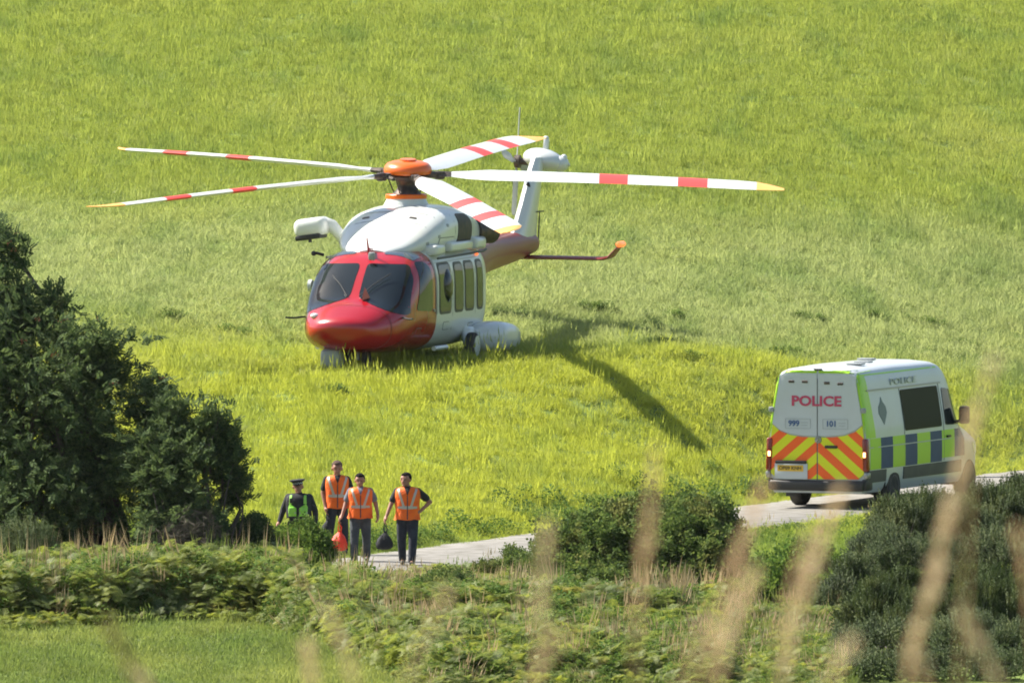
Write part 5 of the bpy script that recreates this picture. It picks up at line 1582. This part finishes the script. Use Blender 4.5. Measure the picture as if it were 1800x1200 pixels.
    def strip(pts, nm, m_, off=.006):
        q = [(cx + x * k, z * k) for x, z in pts]
        dn = [tuple(Vector(q[i]).lerp(Vector(q[(i + 1) % len(q)]), j / 4)) for i in range(len(q)) for j in range(4)]
        for ax in ('front', 'back'): 
            if ax == 'back' and nm in ("open_neck", "zip"): continue
            patch(bb, dn, ax, nm, m_, vo, off, 4, 0)
    if vest == 'orange':
        strip([(-.055, 1.49), (0, 1.33), (.055, 1.49), (.03, 1.50), (-.03, 1.50)], "open_neck", top_m, .004)
        for sg in (-1, 1):
            strip([(.135 * sg, 1.46), (.045 * sg, 1.13), (.085 * sg, 1.13), (.170 * sg, 1.44)], "reflective_band", M['reflect'])
        strip([(-.186 * W, 1.075), (.186 * W, 1.075), (.186 * W, 1.135), (-.186 * W, 1.135)], "reflective_band", M['reflect'], .007)
        strip([(-.008, .88), (.008, .88), (.008, 1.33), (-.008, 1.33)], "zip", M['slate'], .009)
    else:
        for sg in (-1, 1):
            strip([(.025 * sg, 1.06), (.16 * sg, 1.06), (.165 * sg, 1.24), (.14 * sg, 1.30), (.025 * sg, 1.22)], "lime_panel", M['hivis2'])
            strip([(.10 * sg, 1.30), (.15 * sg, 1.30), (.14 * sg, 1.46), (.10 * sg, 1.46)], "shoulder_tape", M['hivis2'])
            strip([(.03 * sg, 1.11), (.16 * sg, 1.11), (.16 * sg, 1.145), (.03 * sg, 1.145)], "reflective_band", M['reflect'], .010)
            mb = MB(); mb.box((cx + .095 * sg, -.19, 1.17 * k), (.10, .05, .12), None, 0, .02, 2); mb.build("vest_pouch", M['hivis2'], vo)
        mb = MB(); mb.box((cx - .10, -.20, 1.36 * k), (.05, .03, .09), None, 0, .012, 2); mb.build("radio", M['black'], vo)
    # hair or cap
    if cap:
        mb = MB()
        mb.lathe([(.080 * k, .035 * k), (.088 * k, .045 * k), (.090 * k, .085 * k)], 'z', (0, 0, 0), 28)
        mb.lathe([(.090 * k, .083 * k), (.135 * k, .118 * k), (.138 * k, .130 * k), (.10 * k, .142 * k), (.02, .146 * k)], 'z', (0, -.01 * k, 0), 28, 0)
        mb.add([Rv for Rv in [Vector((x * k, y * k, z * k)) for x, y, z in ((-.07, -.065, .040), (-.045, -.115, .028), (0, -.135, .022), (.045, -.115, .028), (.07, -.065, .040), (.07, -.06, .048), (-.07, -.06, .048))]], [(0, 1, 2, 3, 4, 5, 6)], 0)
        for i, v in enumerate(mb.v): mb.v[i] = tuple(hc + Rh @ (Matrix.Rotation(R(-7), 3, 'Y') @ Vector(v)))
        cp = mb.build("peaked_cap", M['blackcloth'], e)
        mb = MB(); n = 28
        for r_ in range(2):
            for i in range(n):
                if (i + r_) % 2: continue
                a0, a1 = 2 * PI * i / n, 2 * PI * (i + 1) / n; z0_, z1_ = (.052 + .014 * r_) * k, (.066 + .014 * r_) * k; rr = .0935 * k
                q = [Vector((rr * math.cos(a), rr * math.sin(a), z)) for a, z in ((a0, z0_), (a1, z0_), (a1, z1_), (a0, z1_))]
                mb.add([hc + Rh @ (Matrix.Rotation(R(-7), 3, 'Y') @ v) for v in q], [(0, 1, 2, 3)])
        mb.build("chequered_band", M['white'], cp, False)
        blob("hair", [('e', Hd(0, .03, .0), (.082 * k, .090 * k, .080 * k), Rh)], hair_m, e, .01)
    else:
        rr = random.Random(px)
        E = [('e', Hd(0, .040, .040), (.094 * k, .098 * k, .104 * k), Rh), ('e', Hd(0, -.030, .088), (.060 * k, .050 * k, .034 * k), Rh)]
        for i in range(26):
            a = rr.uniform(0, 2 * PI); E.append(('e', Hd(.058 * math.cos(a), .035 + .066 * math.sin(a), rr.uniform(.0, .070)), (.030 * k, .030 * k, .030 * k)))
        blob("hair", E, hair_m, e, .009, 2)
    return e, P, k

def pose(shift=0, armL=None, armR=None, legs=None, head=(0, -.03, 1.635)):
    p = dict(head=head, neck=(0, 0, 1.52), chest=(0, 0, 1.30), pelvis=(0, 0, .97),
             sh_l=(.172, .01, 1.415), sh_r=(-.172, .01, 1.415), hip_l=(.085, 0, .90), hip_r=(-.085, 0, .90))
    l = armL or ((.235, .02, 1.14), (.225, -.06, .90), (.22, -.09, .83))
    r = armR or ((-.235, .02, 1.14), (-.225, -.06, .90), (-.22, -.09, .83))
    p['el_l'], p['wr_l'], p['hd_l'] = l; p['el_r'], p['wr_r'], p['hd_r'] = r
    g = legs or dict(kn_l=(.12, -.04, .49), an_l=(.13, -.02, .09), kn_r=(-.12, -.02, .49), an_r=(-.13, .06, .10))
    p.update(g); return p
pose_grip = {}
grp = "people walking along the lane"
# officer
pose_grip.update(l=.3, r=.3)
person("person in black jacket, lime panelled vest and peaked cap, half hidden behind a shrub", 525, 1010, 424.3, 1.72,
       pose(armL=((.275, .03, 1.16), (.30, -.02, .93), (.31, -.05, .86)), armR=((-.275, .02, 1.17), (-.33, -.08, .95), (-.36, -.12, .88)), head=(-.01, -.03, 1.625)),
       M['blackcloth'], 'lime', M['blackcloth'], M['hair_d'], face_yaw=6, group=grp, yaw=-6, cap=True, long_sleeve=True, build_w=1.12)
# tall one behind
e2, P2, k2 = person("person in open orange vest over a dark tee shirt, brown haired, behind the others", 592, 990, 430.2, 1.78,
       pose(armL=((.25, .02, 1.15), (.235, -.10, .92), (.23, -.14, .85)), armR=((-.235, .03, 1.15), (-.20, -.06, .90), (-.19, -.08, .82)), head=(0, -.05, 1.62)),
       M['blackcloth'], 'orange', M['denim'], M['hair_g'], face_tilt=8, group=grp, yaw=4)
# front one
pose_grip.update(l=.35, r=.9)
e3, P3, k3 = person("person in orange vest over a grey tee shirt and charcoal trousers, carrying the red bag", 633, 990, 427.7, 1.66,
       pose(armL=((.275, .04, 1.17), (.315, -.04, .93), (.31, -.10, .86)), armR=((-.26, .0, 1.16), (-.33, -.10, .93), (-.37, -.12, .86)),
            legs=dict(kn_l=(.11, .0, .49), an_l=(.12, .10, .10), kn_r=(-.11, -.14, .50), an_r=(-.12, -.20, .09)), head=(-.01, -.04, 1.625)),
       M['greycloth'], 'orange', M['slate'], M['hair_d'], face_yaw=-4, face_tilt=5, group=grp, yaw=2, build_w=1.10)
# right one, hand on hip
pose_grip.update(l=.5, r=.9)
e4, P4, k4 = person("person in orange vest and navy trousers, one hand on the hip, carrying the black bag", 716, 999, 426.4, 1.74,
       pose(armL=((.385, .08, 1.20), (.215, -.02, 1.02), (.16, -.07, 1.0)), armR=((-.28, -.02, 1.16), (-.36, -.10, .93), (-.385, -.13, .86)),
            legs=dict(kn_l=(.095, -.13, .50), an_l=(.075, -.20, .09), kn_r=(-.10, .0, .49), an_r=(-.085, .10, .10)), head=(-.035, -.03, 1.63)),
       M['blackcloth'], 'orange', M['denim'], M['hair_d'], face_yaw=-24, face_tilt=-2, group=grp, yaw=0, build_w=1.08)

def bag(name, label, e, hand, k, size, m, seed):
    hw = e.matrix_basis @ Vector(hand)
    o = empty(name, (hw.x, hw.y, hw.z - size[2] * 1.42), 0, label, "bag")
    rg = random.Random(seed)
    mb = MB(); n = 26; rings = []
    prof = [(.02, .35), (.06, .75), (.16, .98), (.35, 1.0), (.55, .86), (.72, .60), (.86, .30), (.95, .12), (1.0, .10)]
    for t, w_ in prof:
        ring = []
        for j in range(n):
            a = 2 * PI * j / n
            fl = 1 + .10 * math.sin(a * 3 + seed + t * 3) + .07 * math.sin(a * 7 + t * 9) + .04 * math.sin(a * 13 - t * 12)
            ring.append((size[0] * w_ * fl * math.cos(a) + .03 * t, size[1] * w_ * fl * math.sin(a), size[2] * t))
        rings.append(ring)
    # interpolate rings for softness
    fine = []
    for i in range(len(rings) - 1):
        for s_ in range(3):
            f_ = s_ / 3; fine.append([tuple(Vector(a).lerp(Vector(b), f_)) for a, b in zip(rings[i], rings[i + 1])])
    fine.append(rings[-1]); loft(mb, fine); mb.build("sack", m, o)
    mb = MB(); top = Vector((.03, 0, size[2]))
    mb.tube([top + Vector((-.02, 0, -.03)), top + Vector((-.03, 0, .5 * size[2] * .28)), Vector((0, 0, size[2] * 1.42)), top + Vector((.03, 0, .5 * size[2] * .28)), top + Vector((.02, 0, -.03))], .012, 8)
    mb.build("handles", m, o)
bpy.context.view_layer.update()
pr = P3['wr_r'] + (P3['hd_r'] - P3['wr_r']).normalized() * .13
bag("carrier_bag", "bright orange red carrier bag held low beside the grey trousers", e3, pr, k3, (.16, .11, .38), M['redbag'], 3)
pr = P4['wr_r'] + (P4['hd_r'] - P4['wr_r']).normalized() * .13
bag("carrier_bag", "black bag hanging from the hand of the rightmost person", e4, pr, k4, (.145, .10, .34), M['blackcloth'], 8)
pr = P2['wr_r'] + (P2['hd_r'] - P2['wr_r']).normalized() * .13
bag("carrier_bag", "small dark bag held by the person standing behind", e2, pr, k2, (.10, .08, .24), M['blackcloth'], 5)

# ------------------------------------------------------------------ thin summer haze
mb = MB(); mb.box((0, 700, 99), (1100, 1900, 206)); hz = mb.build("haze", None, None, False, 0)
hm = bpy.data.materials.new("thin_haze"); hm.use_nodes = True
t = hm.node_tree
for n in list(t.nodes):
    if n.type != 'OUTPUT_MATERIAL': t.nodes.remove(n)
pv = t.nodes.new("ShaderNodeVolumePrincipled")
pv.inputs["Color"].default_value = (0.93, 0.96, 1.0, 1)
pv.inputs["Density"].default_value = 0.000012
pv.inputs["Anisotropy"].default_value = 0.2
t.links.new(pv.outputs[0], t.nodes["Material Output"].inputs["Volume"])
hz.data.materials.append(hm)
hz["kind"] = "stuff"; hz["label"] = "thin pale summer haze over the whole field"
